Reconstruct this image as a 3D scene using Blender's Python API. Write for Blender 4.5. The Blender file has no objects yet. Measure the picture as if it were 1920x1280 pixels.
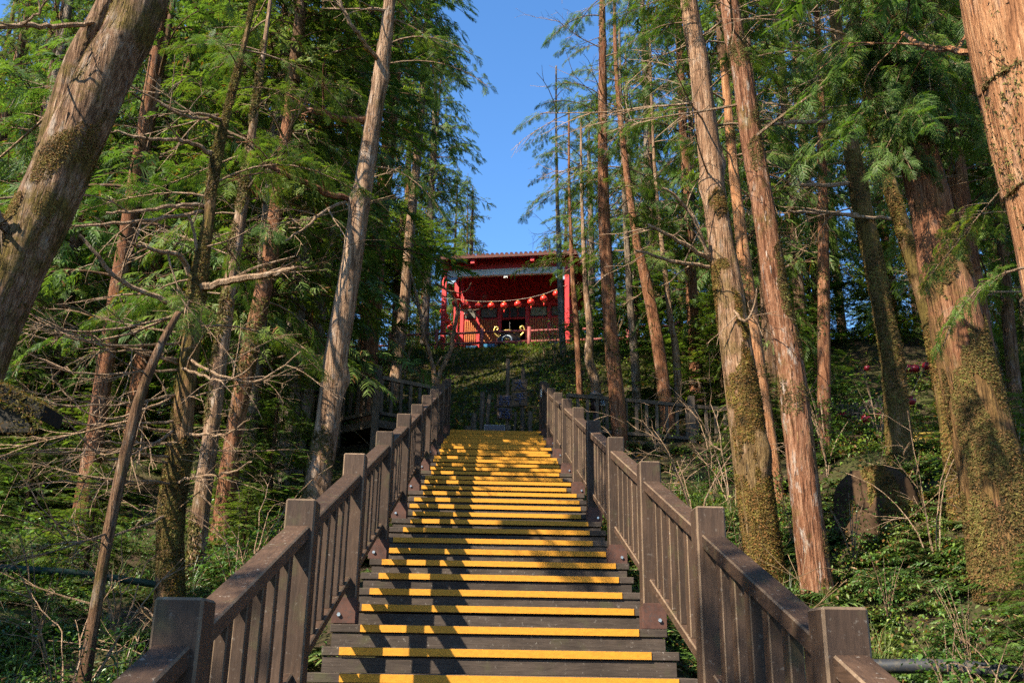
import bpy, math, random
import numpy as np
from mathutils import Vector, Matrix, noise as mnoise

R = math.radians
rng = np.random.default_rng(7)
random.seed(7)
sc = bpy.context.scene
COL = sc.collection

# ------------------------------------------------------------------ camera, sky, sun, exposure
F_PX = 1800.0
PITCH, YAW, ROLL = R(18.6846), R(1.27117), R(0.91043)
_cp, _sp = math.cos(PITCH), math.sin(PITCH)
FW = np.array([math.sin(YAW) * _cp, math.cos(YAW) * _cp, _sp])
_rt = np.array([math.cos(YAW), -math.sin(YAW), 0.0])
_up = np.cross(_rt, FW)
RT = _rt * math.cos(ROLL) + _up * math.sin(ROLL)
UP = -_rt * math.sin(ROLL) + _up * math.cos(ROLL)
EYE = np.array([0.0, 0.0, 1.6])

cam_d = bpy.data.cameras.new('camera')
cam = bpy.data.objects.new('camera', cam_d)
COL.objects.link(cam)
cam_d.sensor_width = 36.0
cam_d.lens = 36.0 * F_PX / 1920.0
cam_d.clip_start = 0.05
cam_d.clip_end = 3000
cam.matrix_world = Matrix(((RT[0], UP[0], -FW[0], EYE[0]), (RT[1], UP[1], -FW[1], EYE[1]),
                           (RT[2], UP[2], -FW[2], EYE[2]), (0, 0, 0, 1)))
sc.camera = cam

SUN_DIR = Vector((0.571, 0.474, -0.669)).normalized()      # the way the light travels
world = bpy.data.worlds.new('World')
sc.world = world
world.use_nodes = True
wn = world.node_tree
for n in list(wn.nodes):
    wn.nodes.remove(n)
w_out = wn.nodes.new('ShaderNodeOutputWorld')
w_bg = wn.nodes.new('ShaderNodeBackground')
w_sky = wn.nodes.new('ShaderNodeTexSky')
w_sky.sky_type = 'NISHITA'
w_sky.sun_disc = False
w_sky.sun_elevation = math.asin(-SUN_DIR.z)
w_sky.sun_rotation = math.atan2(-SUN_DIR.x, -SUN_DIR.y)
w_sky.altitude = 1900
w_sky.air_density = 1.0
w_sky.dust_density = 0.25
w_sky.ozone_density = 2.0
w_bg.inputs['Strength'].default_value = 0.12
w_hs = wn.nodes.new('ShaderNodeHueSaturation')
w_hs.inputs['Saturation'].default_value = 1.2
wn.links.new(w_sky.outputs[0], w_hs.inputs['Color'])
wn.links.new(w_hs.outputs[0], w_bg.inputs[0])
wn.links.new(w_bg.outputs[0], w_out.inputs[0])

sun_d = bpy.data.lights.new('sun', 'SUN')
sun_d.energy = 4.6
sun_d.angle = R(0.5)
sun_d.color = (1.0, 0.91, 0.74)
sun = bpy.data.objects.new('sun', sun_d)
COL.objects.link(sun)
sun.rotation_euler = SUN_DIR.to_track_quat('-Z', 'Y').to_euler()
sun.location = (-40, -30, 60)

vs = sc.view_settings
vs.view_transform = 'Standard'
vs.look = 'None'
vs.gamma = 1.0
vs.use_curve_mapping = False
vs.exposure = 1.6
cy = sc.cycles
cy.max_bounces = 6
cy.diffuse_bounces = 3
cy.glossy_bounces = 2
cy.transmission_bounces = 4
cy.transparent_max_bounces = 6
cy.use_denoising = False
cy.use_light_tree = False
cy.sample_clamp_indirect = 4.0
cy.caustics_reflective = False
cy.caustics_refractive = False


def ray(x, y):
    return RT * (x - 960) / F_PX + UP * (640 - y) / F_PX + FW


def at(x, y, Y):
    """world point on the photograph's sight line (x, y) at ground distance Y"""
    d = ray(x, y)
    return EYE + d * (Y / d[1])


def depth(P):
    return float((np.asarray(P) - EYE) @ FW)


# ------------------------------------------------------------------ materials
MATS = {}


class NT:
    def __init__(s, name):
        m = bpy.data.materials.new(name)
        m.use_nodes = True
        s.m = m
        s.t = m.node_tree
        s.b = s.t.nodes['Principled BSDF']
        s.o = s.t.nodes['Material Output']
        MATS[name] = m

    def n(s, typ, **kw):
        x = s.t.nodes.new(typ)
        for k, v in kw.items():
            setattr(x, k, v)
        return x

    def l(s, a, b):
        s.t.links.new(a, b)

    def coord(s, scale=(1, 1, 1), rand=True):
        tc = s.n('ShaderNodeTexCoord')
        mp = s.n('ShaderNodeMapping')
        mp.inputs['Scale'].default_value = scale
        s.l(tc.outputs['Object'], mp.inputs[0])
        if rand:
            oi = s.n('ShaderNodeObjectInfo')
            mu = s.n('ShaderNodeMath', operation='MULTIPLY')
            mu.inputs[1].default_value = 37.0
            s.l(oi.outputs['Random'], mu.inputs[0])
            s.l(mu.outputs[0], mp.inputs['Location'])
        return mp.outputs[0]

    def noise(s, vec, scale, detail=4, rough=0.6, dist=0.0):
        x = s.n('ShaderNodeTexNoise')
        x.inputs['Scale'].default_value = scale
        x.inputs['Detail'].default_value = detail
        x.inputs['Roughness'].default_value = rough
        x.inputs['Distortion'].default_value = dist
        s.l(vec, x.inputs['Vector'])
        return x.outputs['Fac']

    def ramp(s, fac, stops):
        x = s.n('ShaderNodeValToRGB')
        e = x.color_ramp.elements
        while len(e) < len(stops):
            e.new(0.5)
        for i, (p, c) in enumerate(stops):
            e[i].position = p
            e[i].color = (c[0], c[1], c[2], 1) if not isinstance(c, (int, float)) else (c, c, c, 1)
        s.l(fac, x.inputs[0])
        return x.outputs[0]

    def mix(s, fac, a, b, mode='MIX'):
        x = s.n('ShaderNodeMix', data_type='RGBA', blend_type=mode)
        for sock, v in ((x.inputs['Factor'], fac), (x.inputs['A'], a), (x.inputs['B'], b)):
            if isinstance(v, bpy.types.NodeSocket):
                s.l(v, sock)
            elif isinstance(v, (int, float)):
                sock.default_value = v
            else:
                sock.default_value = (v[0], v[1], v[2], 1)
        return x.outputs['Result']

    def bump(s, h, strength=0.5, dist=0.02):
        x = s.n('ShaderNodeBump')
        x.inputs['Strength'].default_value = strength
        x.inputs['Distance'].default_value = dist
        s.l(h, x.inputs['Height'])
        s.l(x.outputs[0], s.b.inputs['Normal'])

    def col(s, c):
        if isinstance(c, bpy.types.NodeSocket):
            s.l(c, s.b.inputs['Base Color'])
        else:
            s.b.inputs['Base Color'].default_value = (c[0], c[1], c[2], 1)

    def rough(s, r, spec=0.3):
        s.b.inputs['Roughness'].default_value = r
        s.b.inputs['Specular IOR Level'].default_value = spec


def scl(c, k):
    return tuple(v * k for v in c)


def wood_mat(name, scale, base, spread=0.5, lichen=0.25, rough=0.7):
    t = NT(name)
    v = t.coord(scale)
    v2 = t.coord((1, 1, 1))
    g = t.noise(v, 9, 6, 0.65, 0.4)
    c = t.ramp(g, [(0.25, scl(base, 1 - spread)), (0.5, base), (0.78, scl(base, 1 + spread))])
    big = t.noise(v2, 3.5, 5, 0.65)
    c = t.mix(t.ramp(big, [(0.35, 0.0), (0.7, 0.7)]), c, scl(base, 0.4))
    fl = t.noise(v2, 38, 3, 0.7)
    c = t.mix(t.ramp(fl, [(0.62, 0.0), (0.72, lichen)]), c, (0.34, 0.30, 0.25))
    gr = t.noise(v2, 6, 3, 0.6)
    c = t.mix(t.ramp(gr, [(0.58, 0.0), (0.75, 0.4)]), c, (0.075, 0.075, 0.028))
    oi = t.n('ShaderNodeObjectInfo')
    mr = t.n('ShaderNodeMapRange')
    mr.inputs['To Min'].default_value = 0.78
    mr.inputs['To Max'].default_value = 1.22
    t.l(oi.outputs['Random'], mr.inputs['Value'])
    c = t.mix(1.0, c, mr.outputs[0], 'MULTIPLY')
    t.col(c)
    t.rough(rough, 0.25)
    t.bump(g, 0.35, 0.01)
    return t.m


RAILC = (0.058, 0.033, 0.020)
wood_mat('post_wood', (6, 6, 0.7), RAILC)
wood_mat('rail_wood', (8, 0.7, 6), (0.066, 0.036, 0.021), 0.6, 0.5)
wood_mat('tread_wood', (0.8, 7, 7), (0.068, 0.048, 0.035), 0.45, 0.4, 0.8)
wood_mat('old_wood', (7, 7, 0.7), (0.13, 0.095, 0.068), 0.55, 0.3, 0.85)
wood_mat('sign_wood', (0.9, 7, 9), (0.15, 0.095, 0.06), 0.6, 0.2, 0.85)


wood_mat('worn_lit_edge', (4, 4, 1.5), (0.15, 0.098, 0.06), 0.5, 0.5, 0.8)  # pale arrises: edge wear, with sunlit edge lines put into the colour too


def oct_(a0, a1, b0, b1, c):
    return [(a0 + c, b0), (a1 - c, b0), (a1, b0 + c), (a1, b1 - c), (a1 - c, b1), (a0 + c, b1), (a0, b1 - c), (a0, b0 + c)]


def bark_mat(name, c0, c1, c2, moss=0.4, pale=0.3, hscale=1.0, zlow=None):
    """c0 crevice, c1 body, c2 raised fibre"""
    t = NT(name)
    v = t.coord((1, 1, 0.07 * hscale))
    v1 = t.coord((1, 1, 0.35))
    v2 = t.coord((1, 1, 1))
    fib = t.noise(v, 13, 7, 0.72, 0.9)
    fine = t.noise(v, 55, 3, 0.7)
    h = t.n('ShaderNodeMath', operation='ADD')
    t.l(fib, h.inputs[0])
    t.l(fine, h.inputs[1])
    hf = t.n('ShaderNodeMath', operation='MULTIPLY')
    hf.inputs[1].default_value = 0.5
    t.l(h.outputs[0], hf.inputs[0])
    c = t.ramp(hf.outputs[0], [(0.40, c0), (0.5, c1), (0.62, c2)])
    mot = t.noise(v1, 5, 5, 0.65)
    c = t.mix(t.ramp(mot, [(0.45, 0.0), (0.75, 0.6)]), c, scl(c1, 0.6))
    gp = t.noise(v1, 9, 5, 0.7)
    c = t.mix(t.ramp(gp, [(0.55, 0.0), (0.68, pale)]), c, (0.46, 0.41, 0.35))
    mo = t.noise(v2, 2.2, 6, 0.72)
    if zlow:
        tcz = t.n('ShaderNodeTexCoord')
        sx = t.n('ShaderNodeSeparateXYZ')
        t.l(tcz.outputs['Object'], sx.inputs[0])
        mz = t.n('ShaderNodeMapRange')
        mz.inputs['From Max'].default_value = zlow
        mz.inputs['To Min'].default_value = 0.30
        mz.inputs['To Max'].default_value = -0.12
        t.l(sx.outputs['Z'], mz.inputs['Value'])
        ad = t.n('ShaderNodeMath', operation='ADD')
        t.l(mo, ad.inputs[0])
        t.l(mz.outputs[0], ad.inputs[1])
        mo = ad.outputs[0]
    c = t.mix(t.ramp(mo, [(0.66 - 0.3 * moss, 0.0), (0.76 - 0.26 * moss, min(1, 0.3 + moss))]), c,
              t.ramp(fine, [(0.35, (0.05, 0.033, 0.011)), (0.65, (0.155, 0.108, 0.028))]))
    t.col(c)
    t.rough(0.9, 0.12)
    t.bump(hf.outputs[0], 1.0, 0.075)
    return t.m


bark_mat('bark_red', (0.05, 0.018, 0.009), (0.20, 0.082, 0.040), (0.36, 0.185, 0.10), 0.38, 0.22)
bark_mat('bark_red_low', (0.045, 0.017, 0.009), (0.19, 0.078, 0.038), (0.34, 0.17, 0.09), 0.30, 0.12, 1.0, 6.5)
bark_mat('bark_pale_low', (0.055, 0.028, 0.015), (0.26, 0.14, 0.078), (0.46, 0.30, 0.185), 0.34, 0.3, 1.0, 7.5)
bark_mat('bark_patchy', (0.05, 0.018, 0.009), (0.21, 0.09, 0.046), (0.38, 0.21, 0.125), 0.40, 0.75)
bark_mat('bark_brown', (0.045, 0.024, 0.014), (0.19, 0.105, 0.06), (0.37, 0.25, 0.165), 0.72, 0.4)
bark_mat('bark_orange', (0.10, 0.036, 0.015), (0.36, 0.16, 0.072), (0.58, 0.33, 0.17), 0.12, 0.15)
bark_mat('bark_pale', (0.055, 0.028, 0.015), (0.25, 0.145, 0.085), (0.44, 0.30, 0.195), 0.38, 0.42)
bark_mat('bark_mossy', (0.05, 0.026, 0.012), (0.19, 0.10, 0.045), (0.33, 0.20, 0.10), 0.85, 0.15)
bark_mat('bark_grey', (0.05, 0.034, 0.024), (0.17, 0.12, 0.082), (0.34, 0.265, 0.20), 0.35, 0.4)
bark_mat('bark_dark', (0.035, 0.018, 0.010), (0.125, 0.068, 0.038), (0.235, 0.14, 0.082), 0.38, 0.3)
bark_mat('twig_bark', (0.13, 0.075, 0.04), (0.30, 0.19, 0.115), (0.45, 0.32, 0.215), 0.25, 0.3)


def leaf_mat(name, ca, cb, cc, trans=0.4, rough=0.5, nscale=1.6, warm=0.0):
    t = NT(name)
    t.t.nodes.remove(t.b)
    tc = t.n('ShaderNodeTexCoord')
    oi = t.n('ShaderNodeObjectInfo')
    ge = t.n('ShaderNodeNewGeometry')
    f = t.noise(tc.outputs['Object'], nscale, 3, 0.6)
    c = t.ramp(f, [(0.32, ca), (0.5, cb), (0.7, cc)])
    ri = t.ramp(ge.outputs['Random Per Island'], [(0.0, 0.55), (0.5, 1.0), (1.0, 1.5)])
    c = t.mix(1.0, c, ri, 'MULTIPLY')
    if warm:
        wf = t.n('ShaderNodeMath', operation='GREATER_THAN')
        wf.inputs[1].default_value = 1 - warm
        rm = t.n('ShaderNodeMath', operation='FRACT')
        rs = t.n('ShaderNodeMath', operation='MULTIPLY')
        rs.inputs[1].default_value = 17.3
        t.l(ge.outputs['Random Per Island'], rs.inputs[0])
        t.l(rs.outputs[0], rm.inputs[0])
        t.l(rm.outputs[0], wf.inputs[0])
        c = t.mix(wf.outputs[0], c, (0.16, 0.085, 0.03))
    orr = t.ramp(oi.outputs['Random'], [(0.0, (0.75, 0.85, 0.8)), (0.5, (1, 1, 1)), (1.0, (1.3, 1.12, 0.9))])
    c = t.mix(1.0, c, orr, 'MULTIPLY')
    p = t.n('ShaderNodeBsdfPrincipled')
    p.inputs['Roughness'].default_value = rough
    p.inputs['Specular IOR Level'].default_value = 0.35
    tr = t.n('ShaderNodeBsdfTranslucent')
    t.l(c, p.inputs['Base Color'])
    c2 = t.mix(1.0, c, (1.25, 1.3, 0.55), 'MULTIPLY')
    t.l(c2, tr.inputs['Color'])
    mx = t.n('ShaderNodeMixShader')
    mx.inputs[0].default_value = trans
    t.l(p.outputs[0], mx.inputs[1])
    t.l(tr.outputs[0], mx.inputs[2])
    t.l(mx.outputs[0], t.o.inputs[0])
    return t.m


leaf_mat('cedar_leaf', (0.048, 0.088, 0.018), (0.095, 0.165, 0.03), (0.155, 0.23, 0.045), 0.46, 0.5, 1.4, 0.06)
leaf_mat('cedar_leaf_far', (0.042, 0.078, 0.017), (0.084, 0.142, 0.028), (0.14, 0.20, 0.042), 0.46, 0.55, 0.5, 0.05)
leaf_mat('shrub_leaf', (0.035, 0.075, 0.018), (0.065, 0.13, 0.03), (0.11, 0.19, 0.045), 0.38, 0.32, 2.0)
leaf_mat('fern_leaf', (0.055, 0.105, 0.02), (0.11, 0.18, 0.034), (0.17, 0.22, 0.05), 0.42, 0.45, 1.2, 0.2)
leaf_mat('grass_leaf', (0.045, 0.085, 0.02), (0.085, 0.14, 0.035), (0.16, 0.19, 0.07), 0.35, 0.4, 1.2, 0.1)
leaf_mat('litter_leaf', (0.10, 0.06, 0.03), (0.19, 0.115, 0.055), (0.30, 0.20, 0.11), 0.15, 0.7, 2.0)
leaf_mat('moss_tuft', (0.024, 0.019, 0.007), (0.105, 0.082, 0.021), (0.17, 0.155, 0.038), 0.30, 0.85, 4.5, 0.3)
leaf_mat('bank_moss', (0.04, 0.06, 0.015), (0.075, 0.10, 0.024), (0.12, 0.14, 0.038), 0.3, 0.8, 0.8, 0.06)

t = NT('soil')
v = t.coord((1, 1, 1), False)
n1 = t.noise(v, 1.3, 7, 0.7)
n2 = t.noise(v, 14, 6, 0.75)
c = t.ramp(n2, [(0.3, (0.018, 0.013, 0.008)), (0.55, (0.055, 0.037, 0.022)), (0.75, (0.12, 0.08, 0.048))])
c = t.mix(t.ramp(n1, [(0.42, 0.0), (0.62, 0.85)]), c, t.ramp(n2, [(0.3, (0.02, 0.026, 0.008)), (0.7, (0.075, 0.085, 0.022))]))
t.col(c)
t.rough(0.95, 0.1)
t.bump(n2, 0.8, 0.06)


def flat_mat(name, c, rough=0.5, spec=0.4, nscale=6, var=0.35, metal=0.0, stretch=(1, 1, 1), dirt=None, bump=0.1):
    t = NT(name)
    v = t.coord(stretch)
    n = t.noise(v, nscale, 6, 0.68)
    cc = t.ramp(n, [(0.3, scl(c, 1 - var)), (0.55, c), (0.8, scl(c, 1 + var * 0.6))])
    if dirt:
        m = t.noise(v, nscale * 2.7, 5, 0.75)
        cc = t.mix(t.ramp(m, [(dirt[1], 0.0), (dirt[1] + 0.14, dirt[2])]), cc, dirt[0])
    t.col(cc)
    t.rough(rough, spec)
    t.b.inputs['Metallic'].default_value = metal
    t.bump(n, bump, 0.01)
    return t.m


t = NT('yellow_paint')
v = t.coord((1, 2, 2))
n1, n2, n3 = t.noise(v, 2.2, 3, 0.5), t.noise(v, 26, 6, 0.75), t.noise(v, 90, 2, 0.6)
oi = t.n('ShaderNodeObjectInfo')
sm = t.n('ShaderNodeMath', operation='MULTIPLY_ADD')
sm.inputs[1].default_value = 0.16
t.l(oi.outputs['Random'], sm.inputs[0])
t.l(n1, sm.inputs[2])
ad = t.n('ShaderNodeMath', operation='MULTIPLY_ADD')
ad.inputs[1].default_value = 0.8
t.l(n2, ad.inputs[0])
t.l(sm.outputs[0], ad.inputs[2])
c = t.ramp(n2, [(0.3, (0.44, 0.185, 0.016)), (0.6, (0.58, 0.25, 0.02))])
c = t.mix(t.ramp(ad.outputs[0], [(1.0, 0.0), (1.17, 0.8)]), c, (0.15, 0.078, 0.03))
c = t.mix(t.ramp(n3, [(0.66, 0.0), (0.72, 0.6)]), c, (0.10, 0.06, 0.035))
t.col(c)
t.rough(0.65, 0.25)
t.bump(n2, 0.2, 0.01)
flat_mat('rust_plate', (0.085, 0.036, 0.024), 0.75, 0.3, 14, 0.5, dirt=((0.05, 0.035, 0.03), 0.5, 0.8))
flat_mat('bolt_steel', (0.5, 0.48, 0.45), 0.35, 0.5, 20, 0.2, 0.9)
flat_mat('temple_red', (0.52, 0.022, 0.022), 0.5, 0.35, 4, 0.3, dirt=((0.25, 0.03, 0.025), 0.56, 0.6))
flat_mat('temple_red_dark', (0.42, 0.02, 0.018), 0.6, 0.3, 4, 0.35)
flat_mat('log_red', (0.27, 0.065, 0.055), 0.6, 0.3, 8, 0.4, stretch=(1, 1, 1), dirt=((0.36, 0.22, 0.18), 0.58, 0.5))
flat_mat('beam_white', (0.55, 0.53, 0.47), 0.6, 0.3, 9, 0.25, dirt=((0.12, 0.16, 0.22), 0.57, 0.7))
flat_mat('bracket_blue', (0.20, 0.29, 0.42), 0.55, 0.3, 16, 0.3, dirt=((0.55, 0.56, 0.58), 0.5, 0.8))
flat_mat('slat_ochre', (0.50, 0.17, 0.035), 0.5, 0.3, 10, 0.2)
flat_mat('panel_art', (0.13, 0.12, 0.10), 0.7, 0.2, 11, 0.5, dirt=((0.27, 0.16, 0.06), 0.55, 0.7))
flat_mat('panel_dark', (0.035, 0.03, 0.028), 0.6, 0.3, 9, 0.4)
flat_mat('panel_sage', (0.22, 0.23, 0.16), 0.7, 0.2, 14, 0.4, dirt=((0.40, 0.12, 0.03), 0.60, 0.8))
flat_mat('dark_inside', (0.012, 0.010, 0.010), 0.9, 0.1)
flat_mat('roof_tile', (0.13, 0.045, 0.035), 0.8, 0.2, 9, 0.5, dirt=((0.05, 0.05, 0.03), 0.5, 0.8))
flat_mat('concrete', (0.24, 0.22, 0.19), 0.9, 0.15, 6, 0.4, dirt=((0.05, 0.06, 0.02), 0.5, 0.8))
flat_mat('bronze_dark', (0.022, 0.019, 0.018), 0.22, 0.6, 7, 0.4, 0.3)
flat_mat('brass', (0.62, 0.42, 0.11), 0.35, 0.5, 10, 0.3, 0.75)
flat_mat('burner_base', (0.40, 0.12, 0.03), 0.5, 0.4, 12, 0.3)
flat_mat('burner_stripe', (0.45, 0.52, 0.56), 0.4, 0.4, 12, 0.3)
flat_mat('gold_print', (0.6, 0.34, 0.08), 0.5, 0.4, 20, 0.2)
flat_mat('blue_panel', (0.03, 0.16, 0.30), 0.3, 0.5, 8, 0.3)
flat_mat('pale_blue_print', (0.40, 0.68, 0.80), 0.4, 0.4, 5, 0.25)
flat_mat('wire', (0.10, 0.08, 0.07), 0.6)
flat_mat('pale_wire', (0.4, 0.34, 0.27), 0.7)
flat_mat('lamp_metal', (0.075, 0.04, 0.034), 0.35, 0.5, 8, 0.3, 0.4)
flat_mat('lamp_cap', (0.13, 0.095, 0.07), 0.5, 0.4, 8, 0.3, 0.3)
flat_mat('white_paint', (0.74, 0.73, 0.68), 0.5, 0.3, 9, 0.12, dirt=((0.35, 0.34, 0.28), 0.62, 0.6))
flat_mat('black_print', (0.03, 0.03, 0.03), 0.6)
flat_mat('char_blue', (0.022, 0.028, 0.085), 0.55, 0.3, 9, 0.3)
flat_mat('char_edge', (0.32, 0.29, 0.27), 0.7, 0.3, 9, 0.3)
flat_mat('plaque_slate', (0.135, 0.115, 0.125), 0.6, 0.3, 9, 0.2)
flat_mat('pipe_black', (0.022, 0.024, 0.03), 0.62, 0.25, 8, 0.4, dirt=((0.09, 0.07, 0.04), 0.52, 0.7))
flat_mat('pipe_green', (0.008, 0.032, 0.021), 0.6, 0.3, 8, 0.4, dirt=((0.06, 0.05, 0.03), 0.52, 0.7))
flat_mat('shed_wall', (0.028, 0.023, 0.016), 0.8, 0.2, 6, 0.4)
flat_mat('shed_roof', (0.009, 0.008, 0.006), 0.8, 0.2, 6, 0.4)
flat_mat('bamboo_yellow', (0.55, 0.36, 0.07), 0.5, 0.3, 9, 0.3)
flat_mat('stump_dark', (0.055, 0.032, 0.018), 0.95, 0.1, 7, 0.6)
t = NT('lantern_red')
v = t.coord((1, 1, 1))
t.col(t.ramp(t.noise(v, 5, 3), [(0.3, (0.62, 0.022, 0.014)), (0.7, (0.80, 0.045, 0.025))]))
t.rough(0.28, 0.5)
flat_mat('lantern_maroon', (0.22, 0.012, 0.025), 0.35, 0.4, 5, 0.3)
flat_mat('lantern_gold', (0.55, 0.33, 0.06), 0.4, 0.4)


# ------------------------------------------------------------------ mesh helpers
class MB:
    def __init__(s):
        s.v, s.f, s.mi, s.sm = [], [], [], []
        s.mats = []

    def slot(s, mat):
        if mat not in s.mats:
            s.mats.append(mat)
        return s.mats.index(mat)

    def poly(s, pts, faces, mat=None, smooth=False):
        k = len(s.v)
        s.v += [tuple(map(float, p)) for p in pts]
        m = s.slot(mat) if mat else 0
        for f in faces:
            s.f.append([i + k for i in f])
            s.mi.append(m)
            s.sm.append(smooth)

    def hexa(s, c, mat=None):
        """8 corners: bottom 0-3 (ccw from above), top 4-7"""
        s.poly(c, [(3, 2, 1, 0), (4, 5, 6, 7), (0, 1, 5, 4), (1, 2, 6, 5), (2, 3, 7, 6), (3, 0, 4, 7)], mat)

    def box(s, x0, x1, y0, y1, z0, z1, mat=None, bev=0.0, edge=None):
        if bev <= 0:
            s.hexa([(x0, y0, z0), (x1, y0, z0), (x1, y1, z0), (x0, y1, z0),
                    (x0, y0, z1), (x1, y0, z1), (x1, y1, z1), (x0, y1, z1)], mat)
            return
        b = min(bev, (x1 - x0) * .45, (y1 - y0) * .45, (z1 - z0) * .45)
        pts, idx = [], {}
        for i, (sx, X, ix) in enumerate(((0, x0, b), (1, x1, -b))):
            for j, (sy, Y, iy) in enumerate(((0, y0, b), (1, y1, -b))):
                for k, (sz, Z, iz) in enumerate(((0, z0, b), (1, z1, -b))):
                    for ax in range(3):
                        p = [X + ix, Y + iy, Z + iz]
                        p[ax] = (X, Y, Z)[ax]
                        idx[(i, j, k, ax)] = len(pts)
                        pts.append(p)
        g = lambda i, j, k, a: idx[(i, j, k, a)]
        fs = [(g(0, 0, 0, 0), g(0, 0, 1, 0), g(0, 1, 1, 0), g(0, 1, 0, 0)), (g(1, 0, 0, 0), g(1, 1, 0, 0), g(1, 1, 1, 0), g(1, 0, 1, 0)),
              (g(0, 0, 0, 1), g(1, 0, 0, 1), g(1, 0, 1, 1), g(0, 0, 1, 1)), (g(0, 1, 0, 1), g(0, 1, 1, 1), g(1, 1, 1, 1), g(1, 1, 0, 1)),
              (g(0, 0, 0, 2), g(0, 1, 0, 2), g(1, 1, 0, 2), g(1, 0, 0, 2)), (g(0, 0, 1, 2), g(1, 0, 1, 2), g(1, 1, 1, 2), g(0, 1, 1, 2))]
        for a in (0, 1):
            for bb in (0, 1):
                fs.append((g(a, bb, 0, 0), g(a, bb, 1, 0), g(a, bb, 1, 1), g(a, bb, 0, 1)))
                fs.append((g(a, 0, bb, 0), g(a, 1, bb, 0), g(a, 1, bb, 2), g(a, 0, bb, 2)))
                fs.append((g(0, a, bb, 1), g(1, a, bb, 1), g(1, a, bb, 2), g(0, a, bb, 2)))
        for i in (0, 1):
            for j in (0, 1):
                for k in (0, 1):
                    fs.append((g(i, j, k, 0), g(i, j, k, 1), g(i, j, k, 2)))
        s.poly(pts, fs[:6], mat)
        k = len(s.v) - len(pts)
        e = s.slot(edge or mat) if (edge or mat) else 0
        for f in fs[6:]:
            s.f.append([i + k for i in f])
            s.mi.append(e)
            s.sm.append(False)

    def bar8(s, ring0, ring1, mat, edge):
        """a squared timber with chamfered arrises: two rings of 8 corners, every second side a chamfer"""
        k = len(s.v)
        s.v += [tuple(map(float, p)) for p in list(ring0) + list(ring1)]
        a, b = s.slot(mat), s.slot(edge)
        for i in range(8):
            j = (i + 1) % 8
            s.f.append([k + i, k + j, k + 8 + j, k + 8 + i])
            s.mi.append(b if i % 2 else a)
            s.sm.append(False)
        s.f += [[k + i for i in range(8)][::-1], [k + 8 + i for i in range(8)]]
        s.mi += [a, a]
        s.sm += [False, False]

    def tube(s, pts, rad, n=6, mat=None, cap=True, smooth=True, jitter=0.0):
        P = np.asarray(pts, float)
        m = len(P)
        if isinstance(rad, (int, float)):
            rad = [rad] * m
        T = np.gradient(P, axis=0)
        T /= np.linalg.norm(T, axis=1)[:, None] + 1e-9
        ref = np.array([0.0, 0, 1]) if abs(T[0][2]) < 0.9 else np.array([1.0, 0, 0])
        u = np.cross(T[0], ref)
        u /= np.linalg.norm(u)
        k = len(s.v)
        mi = s.slot(mat) if mat else 0
        for i in range(m):
            u = u - T[i] * (u @ T[i])
            u /= np.linalg.norm(u) + 1e-9
            w = np.cross(T[i], u)
            for j in range(n):
                a = 2 * math.pi * j / n
                r = rad[i] * (1 + jitter * (random.random() - .5))
                q = P[i] + (u * math.cos(a) + w * math.sin(a)) * r
                s.v.append((q[0], q[1], q[2]))
        for i in range(m - 1):
            for j in range(n):
                a, b = k + i * n + j, k + i * n + (j + 1) % n
                s.f.append([a, b, b + n, a + n])
                s.mi.append(mi)
                s.sm.append(smooth)
        if cap:
            s.f.append([k + j for j in range(n)][::-1])
            s.f.append([k + (m - 1) * n + j for j in range(n)])
            s.mi += [mi, mi]
            s.sm += [False, False]

    def lathe(s, prof, n=16, c=(0, 0, 0), mat=None, ridge=0.0, rn=0):
        k = len(s.v)
        mi = s.slot(mat) if mat else 0
        for r, z in prof:
            for j in range(n):
                a = 2 * math.pi * j / n
                rr = r * (1 - ridge * (j % 2 if rn == 0 else 0))
                s.v.append((c[0] + rr * math.cos(a), c[1] + rr * math.sin(a), c[2] + z))
        for i in range(len(prof) - 1):
            for j in range(n):
                a, b = k + i * n + j, k + i * n + (j + 1) % n
                s.f.append([a, b, b + n, a + n])
                s.mi.append(mi)
                s.sm.append(True)
        s.f.append([k + j for j in range(n)][::-1])
        s.f.append([k + (len(prof) - 1) * n + j for j in range(n)])
        s.mi += [mi, mi]
        s.sm += [False, False]

    def mesh(s, name):
        me = bpy.data.meshes.new(name)
        me.from_pydata(s.v, [], s.f)
        for m in s.mats:
            me.materials.append(MATS[m])
        me.polygons.foreach_set('material_index', s.mi)
        me.polygons.foreach_set('use_smooth', s.sm)
        me.update()
        return me

    def build(s, name, mat=None, parent=None, loc=None):
        if not s.mats:
            s.mats = [mat]
        return link(name, s.mesh(name), parent, loc)


def link(name, me, parent=None, loc=None, rot=None, scale=None):
    o = bpy.data.objects.new(name, me)
    COL.objects.link(o)
    if parent is not None:
        o.parent = parent
    if loc is not None:
        o.location = tuple(map(float, loc))
    if rot is not None:
        o.rotation_euler = tuple(map(float, rot))
    if scale is not None:
        o.scale = tuple(map(float, scale)) if not isinstance(scale, (int, float)) else (scale,) * 3
    return o


def tag(o, label=None, cat=None, group=None, kind=None):
    if label:
        o['label'] = label
    if cat:
        o['category'] = cat
    if group:
        o['group'] = group
    if kind:
        o['kind'] = kind
    return o


def thing(name, label, cat, loc=(0, 0, 0), rotz=0.0, group=None):
    o = link(name, None, None, loc, (0, 0, rotz))
    return tag(o, label, cat, group)


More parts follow.
